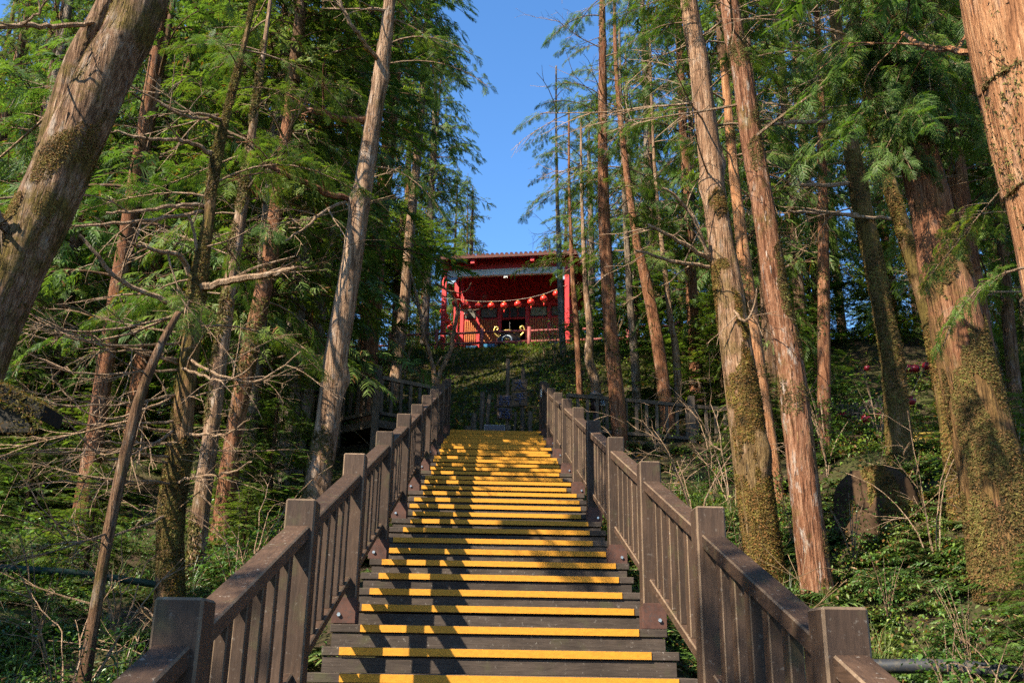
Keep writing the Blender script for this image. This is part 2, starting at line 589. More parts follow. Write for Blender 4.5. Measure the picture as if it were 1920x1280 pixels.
def tri_mesh(name, parts):
    """parts: list of (tris (n,3,3), material name)"""
    me = bpy.data.meshes.new(name)
    tr = np.concatenate([p[0] for p in parts]).astype(np.float32)
    n = len(tr)
    me.vertices.add(n * 3)
    me.vertices.foreach_set('co', tr.reshape(-1))
    me.loops.add(n * 3)
    me.loops.foreach_set('vertex_index', np.arange(n * 3, dtype=np.int32))
    me.polygons.add(n)
    me.polygons.foreach_set('loop_start', np.arange(0, n * 3, 3, dtype=np.int32))
    me.polygons.foreach_set('loop_total', np.full(n, 3, dtype=np.int32))
    names, mi = [], []
    for tr_, m in parts:
        if m not in names:
            names.append(m)
        mi.append(np.full(len(tr_), names.index(m), dtype=np.int32))
    for m in names:
        me.materials.append(MATS[m])
    me.polygons.foreach_set('material_index', np.concatenate(mi))
    me.update()
    me.validate()
    return me


def weld_mesh(name, parts):
    """as tri_mesh, but joins coincident corners so that leaf islands stay connected"""
    tr = np.concatenate([p[0] for p in parts]).astype(np.float32).reshape(-1, 3)
    key = np.round(tr * 4096).astype(np.int64)
    _, idx, inv = np.unique(key, axis=0, return_index=True, return_inverse=True)
    me = bpy.data.meshes.new(name)
    vv = tr[idx]
    inv = inv.reshape(-1).astype(np.int32)
    n = len(inv) // 3
    me.vertices.add(len(vv))
    me.vertices.foreach_set('co', vv.reshape(-1))
    me.loops.add(n * 3)
    me.loops.foreach_set('vertex_index', inv)
    me.polygons.add(n)
    me.polygons.foreach_set('loop_start', np.arange(0, n * 3, 3, dtype=np.int32))
    me.polygons.foreach_set('loop_total', np.full(n, 3, dtype=np.int32))
    names, mi = [], []
    for tr_, m in parts:
        if m not in names:
            names.append(m)
        mi.append(np.full(len(tr_), names.index(m), dtype=np.int32))
    for m in names:
        me.materials.append(MATS[m])
    me.polygons.foreach_set('material_index', np.concatenate(mi))
    me.update()
    me.validate()
    return me


def rotz(a):
    c, s = math.cos(a), math.sin(a)
    return np.array([[c, -s, 0], [s, c, 0], [0, 0, 1.0]])


def roty(a):
    c, s = math.cos(a), math.sin(a)
    return np.array([[c, 0, s], [0, 1, 0], [-s, 0, c]])


def rotx(a):
    c, s = math.cos(a), math.sin(a)
    return np.array([[1, 0, 0], [0, c, -s], [0, s, c]])


def xf(tr, M, t=(0, 0, 0)):
    return tr @ np.asarray(M).T + np.asarray(t)


def tube_tris(P, rad, n=4):
    P = np.asarray(P, float)
    m = len(P)
    T = np.gradient(P, axis=0)
    T /= np.linalg.norm(T, axis=1)[:, None] + 1e-9
    ref = np.array([0.0, 0, 1]) if abs(T[0][2]) < 0.9 else np.array([1.0, 0, 0])
    u = np.cross(T[0], ref)
    rings = []
    for i in range(m):
        u = u - T[i] * (u @ T[i])
        u /= np.linalg.norm(u) + 1e-9
        w = np.cross(T[i], u)
        a = np.arange(n) * 2 * math.pi / n
        rings.append(P[i] + (np.cos(a)[:, None] * u + np.sin(a)[:, None] * w) * rad[i])
    out = []
    for i in range(m - 1):
        A, B = rings[i], rings[i + 1]
        A2, B2 = np.roll(A, -1, 0), np.roll(B, -1, 0)
        out.append(np.stack([A, A2, B2], 1))
        out.append(np.stack([A, B2, B], 1))
    return np.concatenate(out)


# ------------------------------------------------------------------ ground shape
STEP0 = np.array([0.10884, 6.57919, 1.84870])        # one nosing, seen near the bottom of the photograph
RISE, TREAD = 0.14973, 0.44438
CX = STEP0[0]
NLO, NHI = -12, 30


def zs(y):
    return STEP0[2] + (y - STEP0[1]) * RISE / TREAD


TOP_Y = STEP0[1] + NHI * TREAD
TOP_Z = STEP0[2] + NHI * RISE
T_ORG = at(940, 660, 36.0)                            # front edge of the temple terrace
T_YAW = -R(9.8)
T_Z = T_ORG[2]


def t_local(x, y):
    dx, dy = x - T_ORG[0], y - T_ORG[1]
    c, s = math.cos(-T_YAW), math.sin(-T_YAW)
    return dx * c - dy * s, dx * s + dy * c


def smooth(a, b, x):
    t = min(1, max(0, (x - a) / (b - a)))
    return t * t * (3 - 2 * t)


def gz(x, y, rough=True):
    base = zs(max(min(y, TOP_Y), 1.25))
    if y < 1.25:
        base = 0.0
    lx, ly = t_local(x, y)
    if y > 21.2:
        k = smooth(-15.0, -0.6, ly)
        k = 0.45 * k + 0.55 * min(1, max(0, (ly + 15) / 14.6))
        base = TOP_Z + (T_Z - 0.03 - TOP_Z) * k
        if ly > 9:
            base += (ly - 9) * 0.06
    else:
        fade = smooth(23, 15, y)
        up = smooth(0, 4, y)
        if x < CX:
            base += (-0.42 - 1.05 * smooth(-1.0, -3.6, x)) * fade * up
        else:
            base += (-0.42 - 0.5 * smooth(1.1, 1.8, x) + 1.0 * smooth(3.3, 6.5, x) + 0.04 * max(0, min(x, 14) - 5)) * fade * up
    if x < -7:
        base += 0.12 * (-7 - max(x, -30)) * smooth(4, 12, y)
    if rough and y > 1.0:
        amp = 0.35 if ly < -0.8 else 0.08
        base += amp * (mnoise.fractal(Vector((x * .45, y * .45, 3.1)), 1.0, 2.0, 4)) * smooth(1.2, 2.4, abs(x - CX)) * (1 if abs(x - CX) > 1.2 or y > 21 else 0)
    return base


def make_ground():
    xs = np.concatenate([np.linspace(-400, -40, 10)[:-1], np.linspace(-40, -12, 29)[:-1], np.linspace(-12, 12, 97)[:-1],
                         np.linspace(12, 40, 29)[:-1], np.linspace(40, 400, 10)])
    ys = np.concatenate([np.linspace(-120, -6, 9)[:-1], np.linspace(-6, 26, 117)[:-1], np.linspace(26, 50, 49)[:-1],
                         np.linspace(50, 80, 12)[:-1], np.linspace(80, 900, 10)])
    v, f = [], []
    for y in ys:
        for x in xs:
            v.append((x, y, gz(x, min(y, 95.0))))
    nx = len(xs)
    for j in range(len(ys) - 1):
        for i in range(nx - 1):
            f.append((j * nx + i, j * nx + i + 1, (j + 1) * nx + i + 1, (j + 1) * nx + i))
    me = bpy.data.meshes.new('ground')
    me.from_pydata(v, [], f)
    me.materials.append(MATS['soil'])
    me.polygons.foreach_set('use_smooth', [True] * len(f))
    o = link('ground', me)
    tag(o, 'dark sloping forest floor of soil, moss and leaf litter', None, None, 'structure')


make_ground()

# ------------------------------------------------------------------ staircase
st = thing('staircase', 'long wooden staircase with yellow painted step edges', 'staircase', (CX, STEP0[1] + NLO * TREAD, 0))
sy0 = STEP0[1] + NLO * TREAD
TH = 0.052
for i in range(NLO, NHI + 1):
    y = STEP0[1] + i * TREAD - sy0
    z = STEP0[2] + i * RISE
    ja, jb, jz = random.uniform(-.03, .02), random.uniform(-.02, .03), random.uniform(-.006, .006)
    a, b = -1.10 + ja, 1.10 + jb
    dp = TREAD if i < NHI else 1.75
    m = MB()
    m.box(a, b, y, y + dp + 0.01, z - TH + jz, z + jz, None, 0.004)
    tr = m.build('tread', 'tread_wood', st)
    m = MB()
    m.box(-0.955 + random.uniform(-.05, .04), 0.955 + random.uniform(-.06, .05), y - 0.006, y - 0.0005, z - TH + 0.005 + jz, z - 0.002 + jz)
    m.build('painted_edge', 'yellow_paint', tr)
    m = MB()
    zr0 = z - RISE + 0.004 if i > NLO else 0.0
    m.box(a + 0.004 + random.uniform(0, .02), b - 0.004 - random.uniform(0, .02), y + 0.010, y + 0.055, zr0, z - TH - 0.007)
    m.build('riser', 'tread_wood', st)
for sx in (-0.72, 0.72):                               # carriage beams below the treads
    m = MB()
    ya, yb = 0.3, TOP_Y - sy0
    z0 = lambda yy: zs(yy + sy0) - 0.30
    m.hexa([(sx - .06, ya, max(0, z0(ya) - .25)), (sx + .06, ya, max(0, z0(ya) - .25)), (sx + .06, yb, z0(yb) - .25), (sx - .06, yb, z0(yb) - .25),
            (sx - .06, ya, max(0.05, z0(ya))), (sx + .06, ya, max(.05, z0(ya))), (sx + .06, yb, z0(yb)), (sx - .06, yb, z0(yb))])
    m.build('carriage_beam', 'old_wood', st)

# railings ----------------------------------------------------------
SLOPE = RISE / TREAD


def railing(side, ys, hpost, hrail, label):
    xin = CX + side * (0.97 if side < 0 else 0.955)                              # inner face of the posts
    pw = 0.15
    xc = xin + side * pw / 2
    base_y = ys[0]
    root = thing('stair_railing', label, 'railing', (xc, base_y, zs(base_y)))
    ox, oy, oz = xc, base_y, zs(base_y)
    Z = lambda y: zs(y) - oz

    def post(y, y_nom):
        # stands on the tread its foot falls on
        i = math.floor((y - STEP0[1]) / TREAD)
        zt = STEP0[2] + i * RISE - oz
        zt_top = Z(y) + hpost
        m = MB()
        w = pw / 2
        m.box(-w, w, y - oy, y - oy + pw, zt + 0.002, zt_top + random.uniform(-.012, .012), 'post_wood', 0.009, 'worn_lit_edge')
        m.build('post', 'post_wood', root)
        m = MB()
        m.box(-w - .004, w + .004, y - oy - 0.012, y - oy - 0.001, zt + 0.004, zt + 0.17, None, .002)
        xs_ = -side * (w + 0.001)
        m.box(min(xs_, xs_ - side * .009), max(xs_, xs_ - side * .009), y - oy, y - oy + .13, zt + .004, zt + .15, None, .002)
        br = m.build('bracket', 'rust_plate', root)
        m = MB()
        for k in range(8):
            pass
        bx = side * 0.03
        m.tube([(bx, y - oy - .012, zt + .06), (bx, y - oy - .026, zt + .06)], .013, 6, smooth=False)
        m.build('bolt', 'bolt_steel', br)

    for y in ys:
        post(y, y)
    rw0, rw1 = (-.058, .058)
    for k in range(-1, len(ys) - 1):
        ya = ys[k] + pw if k >= 0 else max(0.6, ys[0] - 1.7)
        yb = ys[k + 1]
        off = side * 0.006
        e = 0.002
        yl0, yl1 = ya - oy + e, yb - oy - e

        def sheared(name, x0, x1, dz0, dz1, mat, j0=0, j1=0):
            m = MB()
            c8 = 0.007
            sec = oct_(x0, x1, dz0, dz1, c8)
            m.bar8([(x, yl0, Z(ya) + z) for x, z in sec], [(x, yl1, Z(yb) + z) for x, z in sec], mat, 'worn_lit_edge')
            return m.build(name, mat, root)
        tr_ = sheared('top_rail', off + rw0, off + rw1, hrail - 0.072, hrail, 'rail_wood')
        sheared('bottom_rail', off - .035, off + .035, 0.235, 0.295, 'rail_wood')
        nb = 6
        gap = (yb - ya) / (nb + 0.6)
        for b in range(nb):
            yc = ya + gap * (b + 0.8) + random.uniform(-.012, .012)
            hw = (0.034 if side < 0 else 0.047) + random.uniform(-.004, .004)
            y0, y1 = yc - hw, yc + hw
            m = MB()
            x0, x1 = off - .027 + random.uniform(-.004, .004), off + .025 + random.uniform(-.004, .004)
            zb = lambda yy: Z(yy) + 0.298
            zt = lambda yy: Z(yy) + hrail - 0.075
            sec = oct_(x0, x1, y0, y1, 0.005)
            m.bar8([(x, yy - oy, zb(yy)) for x, yy in sec], [(x, yy - oy, zt(yy)) for x, yy in sec], 'post_wood', 'worn_lit_edge')
            m.build('baluster', 'post_wood', root)
    return root


LEFT_YS = [STEP0[1] + i * TREAD + 0.03 for i in range(-8, 29, 4)] + [TOP_Y + 0.15]
RIGHT_YS = [STEP0[1] + i * TREAD + 0.10 for i in range(-8, 29, 4)] + [TOP_Y + 0.20]
railing(-1, LEFT_YS, 1.12, 0.985, 'brown wooden railing along the left edge of the stairs')
railing(1, RIGHT_YS, 1.10, 0.965, 'brown wooden railing along the right edge of the stairs')
#@@PART2
# ------------------------------------------------------------------ temple terrace and temple
def tl(x, y, z=0.0):
    """temple coordinates -> world"""
    c, s = math.cos(T_YAW), math.sin(T_YAW)
    return np.array([T_ORG[0] + x * c - y * s, T_ORG[1] + x * s + y * c, T_Z + z])


def atz(x, y, z):
    d = ray(x, y)
    return EYE + d * ((z - EYE[2]) / d[2])


m = MB()
m.box(-9, 10, 0, 9.2, -0.6, 0.0, None, 0.02)
o = m.build('temple_terrace', 'concrete', None, tl(0, 0))
o.rotation_euler = (0, 0, T_YAW)
tag(o, 'raised concrete terrace carrying the red temple', None, None, 'structure')

tp = thing('red_temple', 'small open fronted red temple at the top of the hill', 'temple', tl(0, 0), T_YAW)
CXT = 2.55


def tbox(name, x0, x1, y0, y1, z0, z1, mat, parent=None, bev=0.01):
    m = MB()
    m.box(x0, x1, y0, y1, z0, z1, None, bev)
    return m.build(name, mat, parent or tp)


for sx in (-1, 1):
    tbox('column', sx * CXT - .095, sx * CXT + .095, .62, .81, 0.002, 4.26, 'temple_red')
    tbox('column', sx * CXT - .10, sx * CXT + .10, 3.1, 3.3, 0.002, 4.85, 'temple_red')
    tbox('column', sx * 2.28 - .08, sx * 2.28 + .08, 3.12, 3.28, 0.002, 4.85, 'temple_red')
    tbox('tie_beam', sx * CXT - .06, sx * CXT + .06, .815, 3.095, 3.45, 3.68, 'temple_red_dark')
tbox('front_beam', -CXT + .1, CXT - .1, .63, .80, 3.56, 3.84, 'beam_white')
for sx in (-1, 1):                                     # stepped blue corbels under the beam
    m = MB()
    xa = sx * (CXT - .1)
    prof = [(0, 3.555), (.44, 3.555), (.44, 3.49), (.37, 3.45), (.36, 3.36), (.29, 3.33), (.27, 3.26), (0, 3.26)]
    pts = [(xa - sx * a, .66, z) for a, z in prof] + [(xa - sx * a, .77, z) for a, z in prof]
    n = len(prof)
    fs = [list(range(n)), list(range(n, 2 * n))[::-1]] + [(i, (i + 1) % n, n + (i + 1) % n, n + i) for i in range(n)]
    m.poly(pts, fs)
    m.build('corbel', 'bracket_blue', tp)
# roof: a low gable, ridge along the front
RX0, RX1, RYE, RYR, RYB = -2.95, 3.0, 0.12, 3.4, 6.7
ze = lambda y: 4.16 + (y - RYE) * 0.25 if y <= RYR else 4.16 + (RYR - RYE) * 0.25 - (y - RYR) * .25
m = MB()
for ya, yb in ((RYE, RYR), (RYR, RYB)):
    m.hexa([(RX0, ya, ze(ya)), (RX1, ya, ze(ya)), (RX1, yb, ze(yb)), (RX0, yb, ze(yb)),
            (RX0, ya, ze(ya) + .07), (RX1, ya, ze(ya) + .07), (RX1, yb, ze(yb) + .07), (RX0, yb, ze(yb) + .07)])
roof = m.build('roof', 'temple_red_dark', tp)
m = MB()
nt = 30
for i in range(nt):                                    # tile ribs running down to the eave
    x = RX0 + .1 + (RX1 - RX0 - .2) * i / (nt - 1)
    P = [(x, RYE - .05, ze(RYE) + .085), (x, 1.2, ze(1.2) + .10), (x, RYR, ze(RYR) + .10)]
    m.tube(P, .075 * random.uniform(.9, 1.1), 6)
tiles = m.build('roof_tiles', 'roof_tile', roof)
tiles['kind'] = 'stuff'
tbox('eave_board', RX0, RX1, RYE - .06, RYE - .005, ze(RYE) - .05, ze(RYE) + .065, 'roof_tile', roof)
tbox('frieze', -CXT + .1, CXT - .1, .66, .76, 3.845, ze(.66) - .004, 'temple_red_dark')
tbox('ridge', RX0 - .05, RX1 + .05, RYR - .14, RYR + .14, ze(RYR) + .1, ze(RYR) + .36, 'roof_tile', roof)
for x in (-1.3, 1.17):
    m = MB()
    y0, y1 = .16, .655
    m.hexa([(x - .08, y0, ze(y0) - .24), (x + .08, y0, ze(y0) - .24), (x + .08, y1, ze(y1) - .26), (x - .08, y1, ze(y1) - .26),
            (x - .08, y0, ze(y0) - .003), (x + .08, y0, ze(y0) - .003), (x + .08, y1, ze(y1) - .003), (x - .08, y1, ze(y1) - .003)])
    m.build('rafter_end', 'temple_red', tp)
    m = MB()
    y0, y1 = .765, 3.1
    m.hexa([(x - .08, y0, ze(y0) - .24), (x + .08, y0, ze(y0) - .24), (x + .08, y1, ze(y1) - .26), (x - .08, y1, ze(y1) - .26),
            (x - .08, y0, ze(y0) - .003), (x + .08, y0, ze(y0) - .003), (x + .08, y1, ze(y1) - .003), (x - .08, y1, ze(y1) - .003)])
    m.build('roof_beam', 'temple_red', tp)
for y in (1.45, 2.35):
    for xa, xb in ((-2.9, -1.385), (-1.215, 1.085), (1.255, 2.95)):
        tbox('purlin', xa, xb, y - .06, y + .06, ze(y) - .16, ze(y) - .03, 'temple_red_dark')
for sx in (-1, 1):                                     # diagonal braces of the porch
    m = MB()
    m.tube([(sx * 2.45, .9, 3.5), (sx * 1.4, 2.6, 4.5)], .05, 4)
    m.build('brace', 'temple_red_dark', tp)
# rear wall
WY0, WY1 = 3.14, 3.26
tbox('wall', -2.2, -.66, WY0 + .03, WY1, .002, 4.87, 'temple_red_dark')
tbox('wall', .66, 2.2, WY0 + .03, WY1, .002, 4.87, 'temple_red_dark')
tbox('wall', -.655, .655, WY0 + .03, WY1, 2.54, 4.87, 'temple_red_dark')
for x in (-1.55, -.6, .6, 1.55):
    tbox('wall_post', x - .08, x + .08, WY0 - .05, WY0 + .028, .002, 3.1, 'temple_red')
tbox('lintel', -2.19, 2.19, WY0 - .045, WY0 + .027, 3.105, 3.25, 'temple_red_dark')
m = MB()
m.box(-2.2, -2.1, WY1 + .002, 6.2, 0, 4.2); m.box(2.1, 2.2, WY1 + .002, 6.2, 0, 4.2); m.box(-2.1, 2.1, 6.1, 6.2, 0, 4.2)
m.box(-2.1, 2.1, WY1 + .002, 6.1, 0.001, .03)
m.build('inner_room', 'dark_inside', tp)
for xa, xb in ((-2.15, -1.65), (-1.45, -.70), (.70, 1.45), (1.65, 2.15)):
    tbox('dado', xa, xb, WY0 - .02, WY0 + .028, .05, 1.38, 'temple_red')
    m = MB()
    k = max(5, int((xb - xa) / .072))
    for i in range(k):
        x = xa + .03 + (xb - xa - .06) * i / (k - 1)
        m.box(x - .017, x + .017, WY0 - .015, WY0 + .028, 1.42, 2.53)
    o = m.build('slat_panel', 'slat_ochre', tp)
    o['kind'] = 'stuff'
for xa, xb, mt in ((-2.15, -1.65, 'panel_art'), (-1.45, -.74, 'panel_art'), (.74, 1.45, 'panel_sage'), (1.65, 2.15, 'panel_art'),
                   (-.48, -.2, 'panel_dark'), (-.14, .16, 'panel_dark'), (.22, .5, 'panel_dark')):
    f = tbox('picture_panel', xa, xb, WY0 - .01, WY0 + .028, 2.62, 3.06, 'panel_dark')
    m = MB()
    m.box(xa + .03, xb - .03, WY0 - .014, WY0 - .0105, 2.66, 3.02)
    m.build('picture', mt, f)
m = MB()                                                # vertical couplet beside the door: gold writing
for i in range(7):
    z = 1.12 + i * .19
    x = .6
    for q in range(4):
        a = random.uniform(0, math.pi)
        dx, dz = .045 * math.cos(a), .045 * math.sin(a)
        cx_, cz_ = x + random.uniform(-.02, .02), z + random.uniform(-.04, .04)
        m.tube([(cx_ - dx, WY0 - .055, cz_ - dz), (cx_ + dx, WY0 - .055, cz_ + dz)], .009, 4)
o = m.build('gold_lettering', 'gold_print', tp)
o['kind'] = 'stuff'
m = MB()
m.box(-.06, .10, .60, .626, 3.40, 3.52); m.lathe([(.05, 0), (.07, .03)], 8, (.02, .58, 3.38))
m.build('porch_lamp', 'beam_white', tp)
m = MB()
m.box(-2.16, -2.0, 2.92, 3.05, 2.75, 2.95, None, .02); m.tube([(-2.08, 2.92, 2.85), (-2.08, 2.84, 2.8)], .05, 8)
m.build('loudspeaker', 'beam_white', tp)

for (xa, xb, za, zb, lab, mt) in ((-2.02, -1.48, 1.08, 1.24, 'blue framed glass topped box at the left of the temple wall', 'pale_blue_print'),
                                  (-1.2, -.72, 1.12, 1.30, 'dull blue box left of the incense burner', 'blue_panel'),
                                  (1.52, 2.0, 1.12, 1.28, 'dark blue box at the right end of the temple wall', 'blue_panel')):
    b = thing('offering_box', lab, 'box', tl((xa + xb) / 2, 2.85), T_YAW, 'boxes along the temple wall')
    w = (xb - xa) / 2
    m = MB()
    m.box(-w, w, -.18, .18, .5, zb, None, .015)
    for q in (-1, 1):
        for r in (-1, 1):
            m.box(q * (w - .05) - .025, q * (w - .05) + .025, r * .14 - .02, r * .14 + .02, 0.002, .5)
    m.build('body', 'black_print' if mt == 'pale_blue_print' else 'blue_panel', b)
    m = MB()
    m.box(-w + .05, w - .05, -.186, -.181, za, zb - .03)
    m.build('front_panel', mt, b)

# incense burner
ib = thing('incense_burner', 'round black and gold incense burner with curled handles', 'incense burner', tl(.06, 1.55), T_YAW)
m = MB()
m.lathe([(.22, .60), (.36, .62), (.50, .72), (.555, .86), (.54, 1.0), (.47, 1.12), (.40, 1.17), (.42, 1.21), (.46, 1.24), (.46, 1.27), (.40, 1.27), (.36, 1.18)], 28)
m.build('bowl', 'bronze_dark', ib)
m = MB()
m.lathe([(.34, .0), (.36, .05), (.30, .12), (.24, .3), (.25, .46), (.31, .56), (.27, .60)], 20)
m.build('pedestal', 'burner_base', ib)
for sx in (-1, 1):
    m = MB()
    P = []
    for k in range(15):
        a = k / 14
        P.append((sx * (.40 + .20 * math.sin(a * 2.2) + .05 * a), 0, 1.14 + .40 * a))
    for k in range(1, 11):
        a = k / 10 * 4.6
        P.append((sx * (P[14][0] * sx - .085 * (1 - math.cos(a)) * .9), 0, 1.54 + .075 * math.sin(a)))
    m.tube(P, [.034] * len(P), 7)
    m.build('handle', 'brass', ib)
m = MB()
P = [(.29 * math.cos(a), -.46 - .03 * math.sin(a), 1.13 + .16 * math.sin(a)) for a in np.linspace(0.15, math.pi - .15, 12)]
m.tube(P, .03, 6)
m.build('arch_ornament', 'brass', ib)
m = MB()
m.tube([(.2 * math.cos(a), -.555, .86 + .17 * math.sin(a)) for a in np.linspace(0, 2 * math.pi, 18)], .028, 6, cap=False)
m.build('ring_ornament', 'burner_stripe', ib)
m = MB()
m.lathe([(.0, -.06), (.08, -.04), (.11, 0), (.08, .04), (0, .06)], 10, (0, -.56, .86))
m.build('boss', 'brass', ib)
m = MB()
m.tube([(.02, 0, 1.2), (.02, 0, 1.82)], .012, 5)
m.build('incense_stick', 'wire', ib)

# log fence along the terrace edge
lf = thing('log_fence', 'red brown log fence along the edge of the temple terrace', 'fence', tl(-4.6, .14), T_YAW)
xs_post = [-9.4, -7.5, -4.6, -2.68, -.82, 1.08, 3.02, 4.97, 6.9, 8.8]
for x in xs_post:
    m = MB()
    m.tube([(x + 4.6, 0, 0.002), (x + 4.6, 0, .5), (x + 4.6, 0, 1.06)], [.085, .08, .078], 9)
    m.build('post', 'log_red', lf)
for za in (.46, .90):
    for a, b in zip(xs_post[:-1], xs_post[1:]):
        m = MB()
        m.tube([(a + 4.6 + .083, 0, za), ((a + b) / 2 + 4.6, random.uniform(-.015, .015), za + random.uniform(-.012, .012)), (b + 4.6 - .083, 0, za)], .05, 8)
        m.build('rail', 'log_red', lf)


# lanterns
def lantern_proto(r, mat):
    b = MB()
    prof = [(r * .32, -r * .86)] + [(r * math.cos(a), r * .88 * math.sin(a)) for a in np.linspace(-1.15, 1.15, 11)] + [(r * .32, r * .86)]
    b.lathe(prof, 24, ridge=.035)
    c = MB()
    c.lathe([(r * .30, r * .86), (r * .34, r * .88), (r * .34, r * .98), (r * .08, r * 1.0), (r * .05, r * 1.35)], 10)
    d = MB()
    d.lathe([(r * .1, -r * 1.02), (r * .34, -r * .98), (r * .34, -r * .87), (r * .3, -r * .86)], 10)
    e = MB()
    e.tube([(0, 0, -r * 1.02), (0, 0, -r * 1.25)], r * .05, 5)
    e.tube([(0, 0, -r * 1.25), (0.005, 0, -r * 1.55), (0, 0, -r * 2.05)], [r * .13, r * .15, r * .09], 6)
    for x, mt in ((b, mat), (c, 'lantern_gold'), (d, 'lantern_gold'), (e, mat)):
        x.mats = [mt]
    return [('shade', b.mesh('shade')), ('cap', c.mesh('cap')), ('collar', d.mesh('collar')), ('tassel', e.mesh('tassel'))]


LAN = lantern_proto(.150, 'lantern_red')


def lantern(P, label, group, tassel=True, protos=LAN, s=1.0):
    root = thing('lantern', label, 'lantern', P, random.uniform(0, 3), group)
    root.scale = (s, s, s)
    for nm, me in protos:
        if nm == 'tassel' and not tassel:
            continue
        link(nm, me, root)
    return root


GL = 'red lanterns strung across the temple front'
front = [(-2.03, 595, 'round red lantern nearest the left front column of the temple', 0), (-1.57, 618, 'second red lantern from the left on the string across the temple front', 0),
         (-1.06, 637, 'third red lantern from the left on the string across the temple front', 0), (-.53, 640, 'red lantern behind the bare twigs, just left of the middle lantern', 0),
         (0, 642, 'middle red lantern with a short tassel, above the left door post', 1), (.56, 632, 'red lantern without a tassel above the dark doorway', 0),
         (1.10, 612, 'red lantern with the longest tassel, right of the doorway', 1), (1.62, 580, 'second red lantern from the right on the temple string', 1),
         (2.13, 532, 'highest red lantern, beside the thin trunk at the right of the temple', 0)]
LPOS = []
for x, cy_, lab, ts in front:
    z = (1160 - cy_) * .0038 + .18
    lantern(tl(x, .5, z), lab, GL, bool(ts))
    LPOS.append((x, .5, z + .2))
m = MB()
m.tube([tl(-CXT, .6, 2.62)] + [tl(*p) for p in LPOS] + [tl(CXT, .6, 3.0)], .009, 4)
tag(m.build('lantern_string', 'pale_wire'), 'sagging string of red lanterns tied across the temple front', 'string')
GS = 'red lanterns along the left side of the porch'
for k, (d, x, z) in enumerate([(.9, -2.62, 2.15), (1.5, -2.66, 2.14), (2.1, -2.68, 2.12), (2.75, -2.70, 2.10)]):
    lantern(tl(x, d, z), ['red lantern hanging just behind the left front column', 'second lantern from the front along the left porch side',
                          'third lantern from the front along the left porch side', 'lowest looking lantern, at the back of the left porch side'][k], GS, False)
m = MB()
m.tube([tl(-CXT, .7, 2.5), tl(-2.62, .9, 2.34), tl(-2.68, 2.1, 2.31), tl(-2.70, 2.75, 2.29), tl(-CXT, 3.2, 2.6)], .009, 4)
tag(m.build('lantern_string', 'pale_wire'), 'string of lanterns along the left side of the temple porch', 'string')

# ------------------------------------------------------------------ landing at the stair head: boardwalk wings, picket fences
RZ = TOP_Z + 0.93


def wing(pts_px, label_fence, inward):
    P = [atz(x, y, RZ) for x, y in pts_px]
    root = thing('picket_railing', label_fence, 'railing', (P[0][0], P[0][1], TOP_Z))
    o0 = np.array([P[0][0], P[0][1], TOP_Z])
    for i, p in enumerate(P):
        q = p - o0
        if i:
            m = MB()
            m.box(q[0] - .075, q[0] + .075, q[1] - .075, q[1] + .075, -.9, 1.12, None, .012)
            m.build('post', 'old_wood', root)
    for a, b in zip(P[:-1], P[1:]):
        a_, b_ = a - o0, b - o0
        d = b_ - a_
        L = np.linalg.norm(d[:2])
        u = d / L
        n = np.array([-u[1], u[0], 0])
        a2, b2 = a_ + u * .08, b_ - u * .08

        def bar(name, z0, z1, w):
            m = MB()
            c = []
            for z in (z0, z1):
                c += [(*(a2 + n * -w)[:2], z), (*(b2 + n * -w)[:2], z), (*(b2 + n * w)[:2], z), (*(a2 + n * w)[:2], z)]
            m.hexa(c)
            m.build(name, 'old_wood', root)
        bar('top_rail', .85, .93, .045)
        bar('bottom_rail', .10, .17, .04)
        k = int(L / .22)
        for j in range(k):
            c = a_ + u * (L * (j + .5) / k)
            m = MB()
            w = .033
            cs = []
            for z in (.173, .847):
                cs += [(*(c - u * w - n * .02)[:2], z), (*(c + u * w - n * .02)[:2], z), (*(c + u * w + n * .02)[:2], z), (*(c - u * w + n * .02)[:2], z)]
            m.hexa(cs)
            m.build('picket', 'old_wood', root)
    # deck behind
    m = MB()
    Q = [(p[0], p[1]) for p in P] + [(p[0] + inward[0], p[1] + inward[1]) for p in P[::-1]]
    n = len(Q)
    m.poly([(x, y, TOP_Z - .16) for x, y in Q] + [(x, y, TOP_Z - .004) for x, y in Q],
           [list(range(n))[::-1], list(range(n, 2 * n))] + [(i, (i + 1) % n, n + (i + 1) % n, n + i) for i in range(n)])
    o = m.build('boardwalk', 'old_wood')
    tag(o, 'dark plank boardwalk leaving the stair head', None, None, 'structure')
    return P


wing([(846, 731), (709, 703), (640, 720), (545, 738)], 'weathered picket railing of the boardwalk left of the stair head', (0.3, 1.5))
wing([(1056, 737), (1164, 746), (1296, 758), (1420, 770), (1520, 783)], 'weathered picket railing of the boardwalk right of the stair head', (0.0, 1.5))

# bollard lamp
p = at(1117, 800, 20.6)
bl = thing('bollard_lamp', 'dark brown bollard lamp with a conical cap right of the stair head', 'lamp', (p[0], p[1], TOP_Z - .2))
m = MB(); m.tube([(0, 0, 0), (0, 0, .85)], .065, 10); m.build('pole', 'lamp_metal', bl)
m = MB(); m.lathe([(.09, .85), (.11, .87), (.115, 1.14), (.10, 1.16)], 14); m.build('lamp_housing', 'lamp_metal', bl)
m = MB(); m.lathe([(.18, 1.165), (.19, 1.18), (.10, 1.26), (.03, 1.31)], 16); m.build('cap', 'lamp_cap', bl)
